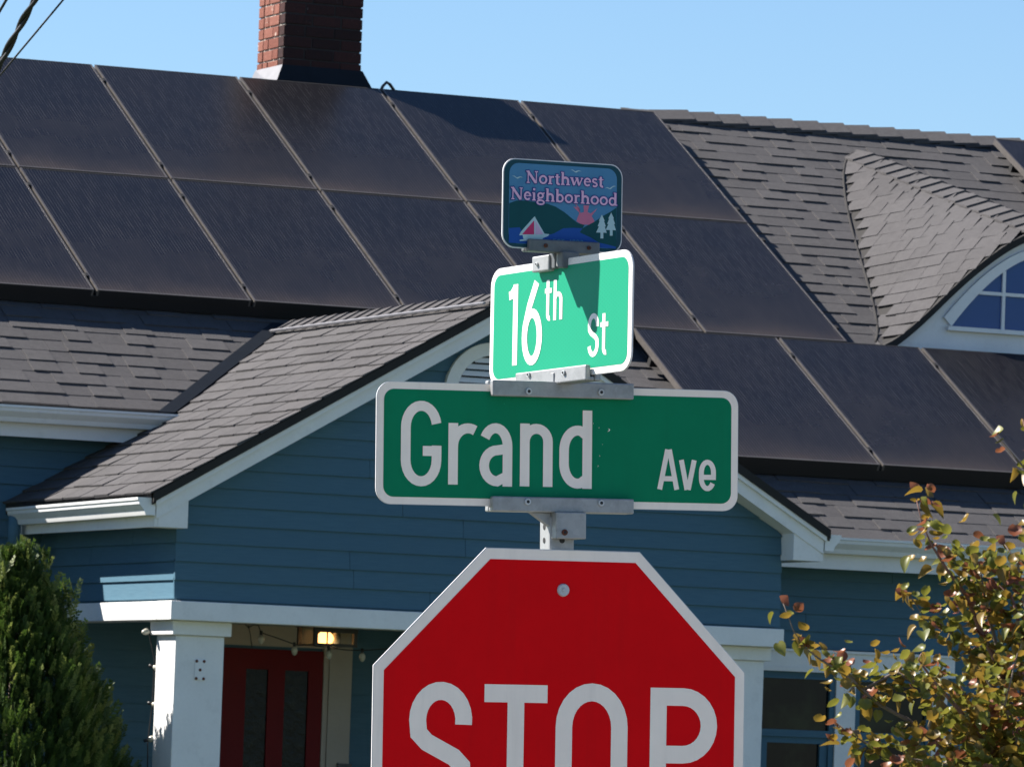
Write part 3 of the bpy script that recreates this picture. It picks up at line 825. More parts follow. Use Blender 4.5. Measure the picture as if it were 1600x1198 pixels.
def solar(j, r, label, group=None):
    lo = PO + EU*(j*W_+G_/2) + EDN*((r+1)*H_-.008)
    m4 = Matrix((EU, EUP, EN)).transposed().to_4x4(); m4.translation = lo
    e = empty('solar_panel', (0, 0, 0), label=label, category='solar panel'); e.matrix_world = m4
    if group: e['group'] = group
    for me, nm, loc in ((gl, 'glass', None), (fm, 'frame', None), (bk, 'backsheet', None), (ra, 'rail', (0, .30, 0)), (ra, 'rail', (0, 1.33, 0)), (ck, 'clamp', (0, .20, 0)), (ck, 'clamp', (0, 1.45, 0))):
        o = bpy.data.objects.new(nm, me); COL.objects.link(o); o.parent = e
        if loc: o.location = loc
    if (r == 1 and j < 2) or r == 2:
        o = bpy.data.objects.new('skirt', sk); COL.objects.link(o); o.parent = e
    return e
gp = 'solar panels on the main roof'
solar(-2, 0, 'black solar panel of the top row, beyond the one the wires cross', gp)
solar(-1, 0, 'black solar panel of the top row crossed by the black wires', gp)
solar(0, 0, 'black solar panel of the top row, between the wire-crossed panel and the chimney panel', gp)
solar(1, 0, 'black solar panel directly below the brick chimney', gp)
solar(2, 0, 'black solar panel crossed by the dark shadow of the chimney', gp)
solar(3, 0, 'black solar panel at the shingle end of the top row', gp)
solar(-2, 1, 'black solar panel of the middle row, third from the porch ridge', gp)
solar(-1, 1, 'black solar panel of the middle row, second from the porch ridge', gp)
solar(0, 1, 'black solar panel of the middle row, whole, next to the porch ridge', gp)
solar(1, 1, 'black solar panel whose lower corner goes behind the porch ridge', gp)
solar(2, 1, 'black solar panel mostly hidden behind the small neighborhood and 16th signs', gp)
solar(3, 1, 'black solar panel at the shingle end of the middle row, beside the dormer', gp)
solar(2.5, 2, 'black solar panel of the bottom row beginning beside the 16th St sign', gp)
solar(3.5, 2, 'black solar panel of the bottom row below the foot of the dormer', gp)
solar(4.5, 2, 'black solar panel of the bottom row below the dormer window', gp)
x2 = (6.49-G_/2-PO.x)/W_
solar(x2, -.02, 'black solar panel on the far side of the dormer ridge, touching the roof ridge', gp)

# ================================================================== PORCH LAMP AND STRING LIGHTS
YL = 1.25
la, lb = pY(481, 980, YL), pY(541, 1011, YL)
lc = Vector(((la.x+lb.x)/2, YL, 3.045)); hw_ = (lb.x-la.x)/2; zb_ = lb.z
lan = empty('porch_lantern', lc, label='lit square flush-mount porch lantern with black frame above red door', category='lantern')
hh = 3.045-zb_
b = MB(); b.box(-hw_-.02, hw_+.02, -hw_-.02, hw_+.02, -.022, 0); b.box(-hw_-.012, hw_+.012, -hw_-.0125, -hw_+.012, -hh-.002, -hh+.016); b.box(-hw_-.014, hw_+.014, -hw_-.0135, -hw_+.010, -.05, -.0221)
for sx_ in (-1, 1):
    for sy_ in (-1, 1): b.box(sx_*hw_-.011, sx_*hw_+.011, sy_*hw_-.011, sy_*hw_+.011, -hh, -.0221)
    b.box(sx_*hw_-.0061, sx_*hw_+.0061, -hw_+.006, hw_-.006, -hh, -hh+.010); b.box(-hw_+.006, hw_-.006, sx_*hw_-.0061, sx_*hw_+.0061, -hh, -hh+.010)
b.box(-.055, -.047, -hw_-.004, -hw_+.001, -hh, -.0222)
b.build('lantern_frame', 'black', lan)
b = MB(); q_ = hw_-.008
b.box(-q_, q_, -q_, -q_+.003, -hh+.011, -.023); b.box(-q_, q_, q_-.003, q_, -hh+.011, -.023); b.box(-q_, -q_+.003, -q_+.0031, q_-.0031, -hh+.011, -.023); b.box(q_-.003, q_, -q_+.0031, q_-.0031, -hh+.011, -.023)
b.build('lantern_glass', 'lglass', lan)
b = MB()
b.lathe((-.012, 0, -.03), (0, 0, -1), [(.014, 0), (.02, .010), (.042, .030), (.050, .052), (.042, .076), (.016, .088)], 12)
b.build('bulb', 'bulb', lan, smooth=True)
MB().lathe((.06, .02, -.03), (0, 0, -1), [(.012, 0), (.013, .02), (.026, .045), (.03, .06), (.022, .078), (.008, .086)], 12).build('bulb', 'sbulb', lan, smooth=True)
pl_ = bpy.data.lights.new('lantern_glow', 'POINT'); pl_.energy = .16; pl_.color = (1.0, .68, .36); pl_.shadow_soft_size = .04
plo = bpy.data.objects.new('lantern_glow', pl_); COL.objects.link(plo); plo.parent = lan; plo.location = (0, -.03, -hh-.06)

st = empty('string_lights', (0, 0, 0), label='string of small pale bulbs hanging under porch ceiling and down white column', category='string lights')
YS = .95
cord = [pY(383, 974, YS), pY(388, 980, YS), pY(396, 975.5, YS), pY(404, 977, YS), pY(408, 988, YS), pY(430, 995, YS), pY(460, 1006, YS), pY(478, 1007, YS), pY(514, 1011, YS), pY(540, 1015, YS), pY(566, 1016, YS), pY(620, 1012, YS)]
MB().tube(cord, .0035, 5).build('cord', 'rubber', st, smooth=True)
MB().tube([pY(388, 976, YS), pY(391, 990, YS), pY(394, 1012, YS)], .003, 5).build('cord', 'rubber', st, smooth=True)
xcd = -1.88
cv = [pY(x, y, .44) for x, y in ((236, 975), (233, 990), (241, 1030), (238, 1100), (231, 1156), (230, 1230))]
MB().tube(cv, .0035, 5).build('cord', 'rubber', st, smooth=True)
def sbulb(p, d):
    b = MB(); b.lathe(p, d, [(.009, -.012), (.009, .012)], 8, 1)
    b.lathe(Vector(p)+Vector(d).normalized()*.012, d, [(.009, 0), (.0175, .014), (.019, .026), (.013, .044), (.004, .052)], 10, 0)
    b.build('bulb', ['sbulb', 'rubber'], st, smooth=True)
for (x, y) in ((408, 988), (460, 1006), (514, 1012), (566, 1016)): sbulb(pY(x, y, YS), (0.05, 0, -1))
for (x, y, d) in ((236, 985, (-1, -.3, -.2)), (236, 1040, (1, -.6, -.4)), (234, 1098, (1, -.6, -.3)), (228, 1156, (.8, -.6, .3))): sbulb(pY(x, y, .42), d)

# ================================================================== SIGNS
SD = 11.83; SC = 11.83/12.9
class Sign:
    def __init__(s, name, x, z, yaw, inpl, label, dx=0.0):
        s.o = CAMPOS + c2w((x*SC, SD, z*SC))
        a = rad(yaw)-THETA
        s.R = Matrix.Rotation(a, 3, 'Z') @ Matrix.Rotation(rad(inpl), 3, 'Y')
        s.e = empty(name, (0, 0, 0), label=label, category='sign')
        m4 = s.R.to_4x4(); m4.translation = s.o; s.e.matrix_world = m4
        s.n = s.R @ Vector((0, -1, 0))
    def loc(s, px, py):         # photo pixel -> local (x, z) on the sign plane
        d = ray(px, py); t_ = (s.o-CAMPOS).dot(s.n)/d.dot(s.n)
        q = s.R.transposed() @ (CAMPOS+d*t_-s.o); return q.x, q.z
def rrect(w, h, r, n=7, ox=0, oz=0):
    out = []
    for cx_, cz_, a0 in ((w/2-r, h/2-r, 0), (-w/2+r, h/2-r, 90), (-w/2+r, -h/2+r, 180), (w/2-r, -h/2+r, 270)):
        for k_ in range(n+1):
            a = rad(a0+90*k_/n); out.append((ox+cx_+r*math.cos(a), oz+cz_+r*math.sin(a)))
    return out
def plate(sign, poly, y0, y1, name, mat, parent=None, **tags):
    """flat plate from y0 (front) to y1 (back)"""
    b = MB().prism([(x, y0, z) for x, z in poly], (0, y1-y0, 0))
    return b.build(name, mat, parent or sign.e, **tags)
# --- lettering: strokes thickened with mitred joints
def arc_pts(cx_, cz_, rx, rz, a0, a1, n=14):
    return [(cx_+rx*math.cos(rad(a0+(a1-a0)*k_/n)), cz_+rz*math.sin(rad(a0+(a1-a0)*k_/n))) for k_ in range(n+1)]
def stroke(b, pts, w, y, sx_=1.0, sz_=1.0, ox=0, oz=0, closed=False, wz=None, mi=0, thick=.0003):
    """pts in letter units; scaled to metres; w stroke width in metres (horizontal), wz for near-horizontal parts"""
    P = []
    for x, z in pts:
        q = Vector((ox+x*sx_, oz+z*sz_))
        if not P or (q-P[-1]).length > 2e-5: P.append(q)
    if closed: P = P[:-1] if (P[0]-P[-1]).length < 1e-6 else P
    n = len(P); wz = wz or w; Lp, Rp = [], []
    for i in range(n):
        a = P[(i-1) % n] if (closed or i > 0) else None; c = P[(i+1) % n] if (closed or i < n-1) else None
        d0 = (P[i]-a).normalized() if a is not None else None; d1 = (c-P[i]).normalized() if c is not None else None
        if d0 is None: d0 = d1
        if d1 is None: d1 = d0
        n0, n1 = Vector((-d0.y, d0.x)), Vector((-d1.y, d1.x)); nn = n0+n1
        nn = nn.normalized() if nn.length > 1e-6 else n0
        k = 1/max(.45, nn.dot(n0))
        hw2 = math.hypot(nn.x*w, nn.y*wz)/2*k
        Lp.append(P[i]+nn*hw2); Rp.append(P[i]-nn*hw2)
    V = [(q.x, y, q.y) for q in Lp]+[(q.x, y, q.y) for q in Rp]
    F = [(i, (i+1) % n, n+(i+1) % n, n+i) for i in range(n if closed else n-1)]
    # front faces, normals towards -Y
    F2 = []
    for f in F:
        v0, v1, v2 = Vector(V[f[0]]), Vector(V[f[1]]), Vector(V[f[2]])
        F2.append(f if (v1-v0).cross(v2-v0).y < 0 else f[::-1])
    b.add(V, F2, mi)
def letter(ch):
    """strokes in a unit box, x 0..1, z 0..1 : list of (points, closed); the box is the outer edge, s = stroke half width share"""
    return ch
def draw(sign, ch, box, w, wz, y, mat, parent=None, name='letter'):
    """box = pixel x0, x1, ytop, ybot of the glyph; strokes are inset by half their width"""
    x0, x1, yt, yb = box; xm, ym = (x0+x1)/2, (yt+yb)/2
    lx0 = sign.loc(x0, ym)[0]; lx1 = sign.loc(x1, ym)[0]; zt = sign.loc(xm, yt)[1]; zb = sign.loc(xm, yb)[1]
    W, H = lx1-lx0, zt-zb; hx, hz = w/2, wz/2
    b = MB(); cnt = [0]
    def S(pts, closed=False):      # pts in metres inside the box
        stroke(b, pts, w, y-cnt[0]*.00018, 1, 1, lx0, zb, closed, wz); cnt[0] += 1
    l, r, t_, o, cx_, cz_ = hx, W-hx, H-hz, hz, W/2, H/2
    if ch == 'T': S([(0, t_), (W, t_)]); S([(cx_, t_-hz*.5), (cx_, 0)])
    elif ch == 'O':
        rr = (r-l)/2; zz = min(rr*1.15, H/2-hz)
        S(arc_pts(cx_, t_-zz, rr, zz, 0, 180)+arc_pts(cx_, o+zz, rr, zz, 180, 360), True)
    elif ch == 'P':
        zz = (H*.49-hz)/2; zc_ = t_-zz
        S([(l, 0), (l, H)]); S([(l, t_)]+[(r-zz, t_)]+arc_pts(r-zz, zc_, zz, zz, 90, -90)+[(l, zc_-zz)])
    elif ch == 'S':
        rr = (r-l)/2; zz = (H-wz)/4
        S(arc_pts(cx_, t_-zz*1.0, rr, zz, -8, 180, 14) + [(l+.02*W, t_-zz*1.45), (l+.15*W, t_-zz*1.75), (cx_, cz_), (r-.15*W, o+zz*1.75), (r-.02*W, o+zz*1.45)] + arc_pts(cx_, o+zz, rr, zz, 0, -172, 14))
    elif ch == 'G':
        rr = (r-l)/2; zz = rr*1.30
        a0_ = math.degrees(math.asin(max(-.9, min(.9, (H*.735-(t_-zz))/zz))))
        S(arc_pts(cx_, t_-zz, rr, zz, a0_, 180)+arc_pts(cx_, o+zz, rr, zz, 180, 360)+[(r, H*.48)]); S([(r+hx, H*.415), (W*.54, H*.415)])
    elif ch == 'r':
        S([(l, 0), (l, H)]); S(arc_pts(l+W*.56, H*.62, W*.56, H*.38-hz, 180, 62, 12))
    elif ch == 'n':
        rr = (r-l)/2; zz = rr*1.05
        S([(l, 0), (l, H)]); S([(r, 0)]+arc_pts(cx_, t_-zz, rr, zz, 0, 180))
    elif ch == 'h':
        xh = H*.70; rr = (r-l)/2; zz = rr*1.05
        S([(l, 0), (l, H)]); S([(r, 0)]+arc_pts(cx_, xh-hz-zz, rr, zz, 0, 180))
    elif ch == 'a':
        rr = (r-l)/2
        S([(r, 0), (r, H*.63)]+arc_pts(cx_, H*.63, rr, H*.37-hz, 0, 152, 12))
        S([(r, H*.60)]+arc_pts(cx_+W*.05, H*.325, rr+W*.03, H*.325-hz, 90, 270, 14)+[(r, o+H*.09)])
    elif ch == 'd':
        bh = H*.78; zz = bh/2-hz
        S([(r, 0), (r, H*.97)]); S([(r, bh-hz-H*.07)]+arc_pts(cx_+W*.06, bh-hz-rr_(W)*1.2, (r-l)/2+W*.06, rr_(W)*1.2, 75, 180)+arc_pts(cx_+W*.06, hz+rr_(W)*1.2, (r-l)/2+W*.06, rr_(W)*1.2, 180, 285)+[(r, hz+H*.07)])
    elif ch == 'A':
        S([(l*.9, 0), (cx_-hx*.35, H)]); S([(W-l*.9, 0), (cx_+hx*.35, H)]); S([(W*.22, H*.27), (W*.78, H*.27)])
    elif ch == 'v':
        S([(l*.9, H), (cx_-hx*.25, 0)]); S([(W-l*.9, H), (cx_+hx*.25, 0)])
    elif ch == 'e':
        rr = (r-l)/2; zz = H/2-hz
        S([(l, H*.44), (W, H*.44)]); S([(r, H*.42)]+arc_pts(cx_, t_-zz*.80, rr, zz*.80, 0, 180)+arc_pts(cx_, o+zz*.80, rr, zz*.80, 180, 330))
    elif ch == '1':
        S([(W-hx*1.1, 0), (W-hx*1.1, H)]); S([(W-hx, H*.965), (W*.30, H*.875), (0, H*.865)])
    elif ch == '6':
        rr = (r-l)/2; zz = H*.285
        S([(W*.70, H*.99), (W*.36, H*.72), (l+W*.03, H*.48), (l, H*.40), (l, o+zz)]); S(arc_pts(cx_, o+zz, rr, zz, 0, 360, 26), True)
    elif ch == 't':
        S([(W*.42, H), (W*.42, H*.17)]+arc_pts(W*.42+W*.28, H*.17, W*.28, H*.17-hz, 180, 285, 8)); S([(0, H*.735), (W, H*.735)])
    return b.build(name, mat, parent or sign.e, fix=False)
def rr_(W): return W*.47

# ---- stop sign
stop = Sign('stop_sign', .125, .053, 23.36, -1.195, 'red octagonal STOP sign with white border on galvanised post')
OW = .762; q_ = OW*.2071
octa = lambda W: [(W/2, W*.2071), (W*.2071, W/2), (-W*.2071, W/2), (-W/2, W*.2071), (-W/2, -W*.2071), (-W*.2071, -W/2), (W*.2071, -W/2), (W/2, -W*.2071)]
plate(stop, octa(OW), 0, .003, 'plate', 'alu')
plate(stop, octa(OW-.003), -.0006, -.0001, 'border', 'swhite')
plate(stop, octa(OW-.042), -.0011, -.0007, 'face', 'red')
sw_, sh_ = .034, .034
for ch_, x0, x1, yt in (('S', 638, 736.5, 1064.5), ('T', 755, 853.5, 1069), ('O', 867, 979.5, 1067), ('P', 1014.5, 1119, 1074.5)):
    draw(stop, ch_, (x0, x1, yt, yt+212), sw_, sh_*.98, -.0016, 'swhite')
bx_, bz_ = stop.loc(879.5, 921.5)
b = MB(); b.lathe((bx_, -.0012, bz_), (0, -1, 0), [(.0125, 0), (.0118, .003), (.0105, .0045)], 16); b.lathe((bx_, -.0057, bz_), (0, -1, 0), [(.004, 0), (.0035, .002)], 8)
b.build('bolt', 'bolt', stop.e)
b = MB(); b.lathe((bx_, -.0012, bz_-.60), (0, -1, 0), [(.0125, 0), (.0118, .003), (.0105, .0045)], 16); b.build('bolt', 'bolt', stop.e)

# ---- Grand Ave
grand = Sign('street_name_sign', .101, .679, 20.88, -1.66, 'wide dark green street name sign reading Grand Ave in shade')
gwid, ghei = .765*SC, .219*SC
plate(grand, rrect(gwid+.029, ghei+.028, .030), 0, .003, 'plate', 'alu')
plate(grand, rrect(gwid+.027, ghei+.026, .029), -.0006, -.0001, 'border', 'swhite')
plate(grand, rrect(gwid, ghei, .020), -.0011, -.0007, 'face', 'green')
for ch_, box in (('G', (626, 689.3, 626, 759.5)), ('r', (700, 741.5, 661, 757)), ('a', (747.5, 800, 661, 759.5)), ('n', (812, 863, 662, 760)), ('d', (873.5, 924.5, 637, 763))):
    draw(grand, ch_, box, .0192, .0186, -.0016, 'swhite')
for ch_, box in (('A', (1027, 1060.5, 702, 764.5)), ('v', (1060.5, 1087.5, 718.5, 765)), ('e', (1091.5, 1118, 718, 767))):
    draw(grand, ch_, box, .0100, .0096, -.0016, 'swhite')

b = MB()
for cx_, cy_, r_ in ((951, 671.5, 2.6), (935.5, 668, .9), (941, 694, .7), (936.5, 712, 1.0), (934, 728, 1.1), (926.5, 661.5, .8)):
    pts = [grand.loc(cx_+r_*rx, cy_+r_*ry) for rx, ry in ((-.9, 1.1), (.1, .2), (-.3, -1.0), (.8, -.1), (.4, .7))]
    b.add([(x, -.00125, z) for x, z in pts], [(0, 1, 2, 3, 4)])
b.build('paint_chips', 'swhite', grand.e)
# ---- 16th St
s16 = Sign('street_name_sign', .0938, .9412, -58.0, -1.80, 'short bright green street name sign reading 16th St in sunlight')
w16, h16 = .469, .1995
plate(s16, rrect(w16+.027, h16+.027, .034), 0, .003, 'plate', 'alu')
plate(s16, rrect(w16+.025, h16+.025, .033), -.0006, -.0001, 'border', 'white_prism')
plate(s16, rrect(w16, h16, .022), -.0011, -.0007, 'face', 'green_prism')
for ch_, box, w_, wz_ in (('1', (796, 810, 445, 571), .0165, .0165), ('6', (817, 848.2, 440.5, 570.5), .0180, .0172), ('t', (852.5, 863.2, 437.5, 501.5), .0098, .0090), ('h', (866, 880, 436.5, 499.5), .0098, .0090),
                     ('S', (919.5, 936.7, 489.5, 557.5), .0104, .0098), ('t', (939.3, 951.3, 489.5, 554.5), .0098, .0090)):
    draw(s16, ch_, box, w_, wz_, -.0016, 'white_prism')

# ---- neighborhood sign
nw = Sign('neighborhood_sign', .0912, 1.1739, 29.0, -1.33, 'small picture sign reading Northwest Neighborhood with sailboat, hills and trees')
wn_, hn_ = .2825*SC, .1836*SC
plate(nw, rrect(wn_, hn_, .026), 0, .003, 'plate', 'alu')
plate(nw, rrect(wn_-.0045, hn_-.0040, .0245), -.0006, -.0001, 'border', 'nw_border')
wi, hi_ = wn_-.026, hn_-.017
inner = rrect(wi, hi_, .020, 6)
plate(nw, inner, -.0010, -.0007, 'sky_panel', 'nw_sky')
NS, NO = 6.304, (770, 230)
def L(x, y): return nw.loc(NO[0]+x/NS, NO[1]+y/NS)
def clipin(poly):      # keep inside the inner panel box
    return [(max(-wi/2+.0005, min(wi/2-.0005, x)), max(-hi_/2+.0005, min(hi_/2-.0005, z))) for x, z in poly]
def art(poly, y, name, mat): 
    pts = clipin([L(*p) for p in poly]); b = MB(); V = [(x, y, z) for x, z in pts]
    f = tuple(range(len(V))); nrm = Vector((0, 0, 0))
    ar = sum(pts[i][0]*pts[(i+1) % len(pts)][1]-pts[(i+1) % len(pts)][0]*pts[i][1] for i in range(len(pts)))
    b.add(V, [f if ar > 0 else f[::-1]]); return b.build(name, mat, nw.e, fix=False)
rc = 95
art([(800, 545), (850, 600), (790, 585), (850, 650), (830, 700), (820, 730), (870, 762), (960, 765), (1000, 730), (970, 680), (1030, 600), (960, 655), (930, 640), (945, 575), (890, 575), (895, 640), (860, 650)][::1], -.00125, 'sun', 'nw_sun')
art([(120, 550), (230, 528), (330, 528), (430, 548), (540, 560), (620, 590), (700, 640), (760, 690), (830, 745), (900, 768), (880, 800), (700, 800), (620, 850), (500, 870), (300, 880), (120, 800)], -.0014, 'hill', 'nw_hill')
art([(880, 800), (940, 765), (1000, 735), (1080, 680), (1160, 635), (1260, 600), (1290, 605), (1290, 985), (1200, 1010), (1020, 935), (900, 870), (840, 830)], -.0014, 'hill', 'nw_hill')
art([(120, 795), (260, 790), (300, 850), (480, 885), (600, 850), (690, 800), (800, 795), (880, 800), (850, 840), (960, 890), (1040, 940), (1290, 985), (1270, 1030), (130, 1030)], -.0015, 'water', 'nw_water')
art([(255, 868), (275, 830), (400, 690), (410, 682), (418, 700), (505, 852), (553, 858), (540, 876), (490, 896), (480, 915), (260, 925), (262, 912), (298, 908), (290, 868)], -.0016, 'sailboat', 'nw_pale')
art([(283, 860), (403, 722), (403, 860)], -.00175, 'sail', 'nw_sail')
art([(415, 722), (495, 858), (415, 862)], -.00175, 'sail', 'nw_sailpale')
for ox_, oz_, k_ in ((1070, 665, 1.0), (1162, 645, .97)):
    tri = [(0, 0), (28, 62), (20, 62), (40, 118), (28, 116), (48, 180), (14, 178), (14, 235), (-14, 235), (-14, 178), (-56, 176), (-28, 116), (-42, 116), (-20, 62), (-30, 62)]
    art([(ox_+x*k_, oz_+y*k_) for x, y in tri], -.0017, 'tree', 'nw_pale')
for ox_, oz_, fl in ((240, 297, 1), (815, 237, 1), (1155, 400, -1)):
    bird = [(-62, -12), (-35, -14), (-8, 4), (8, -2), (30, -8), (62, 4), (28, 2), (0, 16), (-12, 10), (-35, -6)]
    art([(ox_+x*.9, oz_+(y if fl > 0 else y-x*.30)) for x, y in bird], -.0017, 'bird', 'nw_pale')
# serif lettering: (stroke points, thick?) in units of x-height 1
TK, TN = .27, .13
def serif_glyph(ch):
    a = lambda cx_, cz_, rx, rz, a0, a1, n=10: arc_pts(cx_, cz_, rx, rz, a0, a1, n)
    sf = lambda x, z, h=.2: ([(x-h, z), (x+h, z)], TN)
    if ch == 'N': return 1.55, [([(.25, 0), (.25, 1.45)], TN), ([(.2, 1.42), (1.2, .05)], TK*1.1), ([(1.25, 1.45), (1.25, 0)], TN), sf(.25, .06), sf(.2, 1.4), sf(1.25, 1.4)]
    if ch == 'o': return 1.12, [(a(.55, .5, .40, .43, 0, 360, 18), TK*.86)]
    if ch == 'r': return .86, [([(.3, 0), (.3, .98)], TK), (a(.62, .62, .30, .28, 170, 60, 6), TK*.8), sf(.3, .06, .26), sf(.2, .93, .12)]
    if ch == 't': return .72, [([(.32, 1.25), (.32, .25)]+a(.52, .25, .2, .18, 180, 300, 6), TK), ([(.05, .92), (.66, .92)], TN)]
    if ch in 'hn': 
        h = 1.55 if ch == 'h' else .98
        return 1.24, [([(.28, 0), (.28, h)], TK), (a(.60, .58, .34, .32, 165, 0, 8)+[(.94, 0)], TK), sf(.28, .06, .24), sf(.94, .06, .24), sf(.18, h-.05, .12)]
    if ch == 'w': return 1.62, [([(.15, .95), (.48, .05)], TK), ([(.48, .05), (.80, .92)], TN), ([(.80, .95), (1.10, .05)], TK), ([(1.10, .05), (1.42, .92)], TN), sf(.15, .93), sf(.78, .93), sf(1.42, .93, .16)]
    if ch == 'e': return 1.0, [([(.2, .55), (.82, .55)], TN), ([(.84, .55)]+a(.5, .52, .35, .42, 5, 320, 16), TK*.82)]
    if ch == 's': return .84, [(a(.42, .72, .24, .22, 20, 220, 8)+[(.42, .5)]+a(.42, .27, .26, .23, 60, -150, 8), TK*.82)]
    if ch == 'i': return .6, [([(.3, 0), (.3, .98)], TK), ([(.3, 1.22), (.3, 1.48)], TK), sf(.3, .06, .24), sf(.2, .93, .12)]
    if ch == 'g': return 1.08, [(a(.5, .66, .30, .29, 0, 360, 16), TK*.8), ([(.68, .88), (1.0, .98)], TN*1.2), (a(.52, -.16, .42, .24, 0, 360, 16), TK*.7), ([(.3, .38), (.22, .22), (.4, .12), (.6, .08)], TN*1.3)]
    if ch == 'b': return 1.14, [([(.26, 0), (.26, 1.55)], TK), (a(.58, .48, .36, .42, 0, 360, 16), TK*.82), sf(.16, 1.5, .12)]
    if ch == 'd': return 1.18, [([(.88, 0), (.88, 1.55)], TK), (a(.52, .48, .36, .42, 0, 360, 16), TK*.82), sf(.78, 1.5, .12), sf(1.0, .06, .12)]
    if ch in 'E': return .9, [([(.2, 0), (.2, 1)], TK), ([(.1, .95), (.75, .95)], TN), ([(.2, .5), (.6, .5)], TN)]
    if ch == 'T': return .9, [([(.42, 0), (.42, 1)], TK), ([(0, .95), (.84, .95)], TN)]
    if ch == 'S': return .8, [(a(.4, .72, .26, .22, 20, 220, 8)+[(.4, .5)]+a(.4, .27, .28, .23, 60, -150, 8), TK*.8)]
    if ch == '.': return .4, [([(.2, 0), (.2, .2)], TK)]
    if ch == '1': return .6, [([(.3, 0), (.3, 1)], TK)]
    if ch == '8': return .85, [(a(.42, .74, .24, .22, 0, 360, 12), TK*.7), (a(.42, .28, .3, .26, 0, 360, 12), TK*.7)]
    if ch == '9': return .85, [(a(.42, .68, .28, .27, 0, 360, 12), TK*.7), ([(.7, .68), (.6, .2), (.3, .05)], TK*.7)]
    if ch == '2' or ch == '3': return .8, [(a(.4, .72, .26, .22, 160, -50, 8)+[(.1, .06)], TK*.7), ([(.1, .06), (.72, .06)], TK*.6)]
    return .5, []
def serif_text(text, p0, p1, xh_top, y, fill, outline, group_name='letter', grow=.085):
    """p0,p1: pixel positions (in crop units) of baseline start and end; xh_top crop units of x-height"""
    total = sum(serif_glyph(c)[0] for c in text)
    (x0, z0), (x1, z1) = L(*p0), L(*p1)
    xt = L(p0[0], p0[1]-xh_top); uh = xt[1]-z0                 # metres per unit vertically
    ux = (x1-x0)/total
    pos = 0.0
    for c in text:
        adv, ss = serif_glyph(c)
        for layer, mat, ex, yy in ((0, outline, grow*2, y), (1, fill, 0, y-.0003)):
            if mat is None: continue
            b = MB()
            for n_s, (pts, w) in enumerate(ss):
                closed = len(pts) > 8 and math.hypot(pts[0][0]-pts[-1][0], pts[0][1]-pts[-1][1]) < 1e-4
                P = pts
                if ex and not closed:          # lengthen ends for the outline
                    P = list(pts)
                    def extd(a, b_):
                        d = Vector((a[0]-b_[0], a[1]-b_[1])).normalized()*grow; return (a[0]+d.x, a[1]+d.y)
                    P[0] = extd(pts[0], pts[1]); P[-1] = extd(pts[-1], pts[-2])
                mid = (x0+pos*ux)
                zoff = z0+(z1-z0)*(pos/total)
                stroke(b, P, (w+ex)*ux, yy-n_s*.00003, ux, uh, mid, zoff, closed, (w+ex)*uh)
            b.build(group_name if layer else 'letter_outline', mat, nw.e, fix=False)
        pos += adv
serif_text('Northwest', (322, 352), (1088, 398), 82, -.0021, 'nw_pink', 'nw_navy')
serif_text('Neighborhood', (170, 513), (1222, 580), 82, -.0027, 'nw_pink', 'nw_navy')
serif_text('EST. 1892', (585, 948), (888, 962), 44, -.0019, 'nw_sky', None)

# ---- post and brackets
postc = CAMPOS + c2w((.108*SC, SD, 0))
post = empty('sign_post', (0, 0, 0), label='square perforated galvanised post with crossed sign brackets', category='sign post')
yawp = rad(21.5)-THETA
Rp = Matrix.Rotation(yawp, 3, 'Z') @ Matrix.Rotation(rad(-1.6), 3, 'Y')
pc = stop.o - stop.n*.028
pb = pc + Rp @ Vector((0, 0, -(pc.z)/math.cos(rad(1.6))))
m4 = Rp.to_4x4(); m4.translation = pb; post.matrix_world = m4
def plocal(P): return Rp.transposed() @ (Vector(P)-pb)
ptop = plocal(grand.o)[2]-ghei/2-.03
px0 = plocal(stop.o + stop.R @ Vector((stop.loc(878, 940)[0], 0, .3)))[0]
b = MB(); pwid = .0255
b.box(px0-pwid, px0+pwid, -pwid, pwid, -.3, ptop)
b.build('tube', 'galv', post, bevel=.004)
b = MB()
zz = ptop-.02
while zz > ptop-.5:
    b.lathe((px0, -pwid-.0006, zz), (0, -1, 0), [(.0055, 0), (.0055, .0004)], 10); b.lathe((px0-pwid-.0006, 0, zz), (-1, 0, 0), [(.0055, 0), (.0055, .0004)], 10); zz -= .0254
b.build('holes', 'interior', post)
def bar(sign, box, name='bracket', d0=.019, mat='galv', lip=True):
    x0, x1, yt, yb = box
    a0 = sign.loc(x0, (yt+yb)/2)[0]; a1 = sign.loc(x1, (yt+yb)/2)[0]; zt = sign.loc((x0+x1)/2, yt)[1]; zb = sign.loc((x0+x1)/2, yb)[1]
    b = MB()
    def Q(x, y, z): return plocal(sign.o + sign.R @ Vector((x, y, z)))
    def bx(X0, X1, Y0, Y1, Z0, Z1):
        b.hexa([Q(X0, Y0, Z0), Q(X1, Y0, Z0), Q(X1, Y1, Z0), Q(X0, Y1, Z0), Q(X0, Y0, Z1), Q(X1, Y0, Z1), Q(X1, Y1, Z1), Q(X0, Y1, Z1)])
    bx(a0, a1, -d0, -.0045, zb, zt); bx(a0, a1, .006, d0+.003, zb, zt)
    bx(a0+.002, a1-.002, -.0044, .0059, min(zb, zt), min(zb, zt)+.008) if zb+.03 > zt else None
    o = b.build(name, mat, post, bevel=.0025)
    return (a0, a1, zb, zt)
def bolts(sign, pts, y, r=.0065, mat='bolt'):
    for x, yy in pts:
        b = MB()
        lx, lz = sign.loc(x, yy)
        P = plocal(sign.o + sign.R @ Vector((lx, y, lz))); ax = Rp.transposed() @ (sign.R @ Vector((0, -1, 0)))
        b.lathe(P, ax, [(r, 0), (r*.9, .003)], 12, 0); b.lathe(P+ax*.003, ax, [(r*.5, 0), (r*.4, .001)], 8, 1)
        b.build('bolt', [mat, 'interior'], post)
bar(grand, (764, 985, 597, 622)); bar(grand, (764, 985, 777.5, 801))
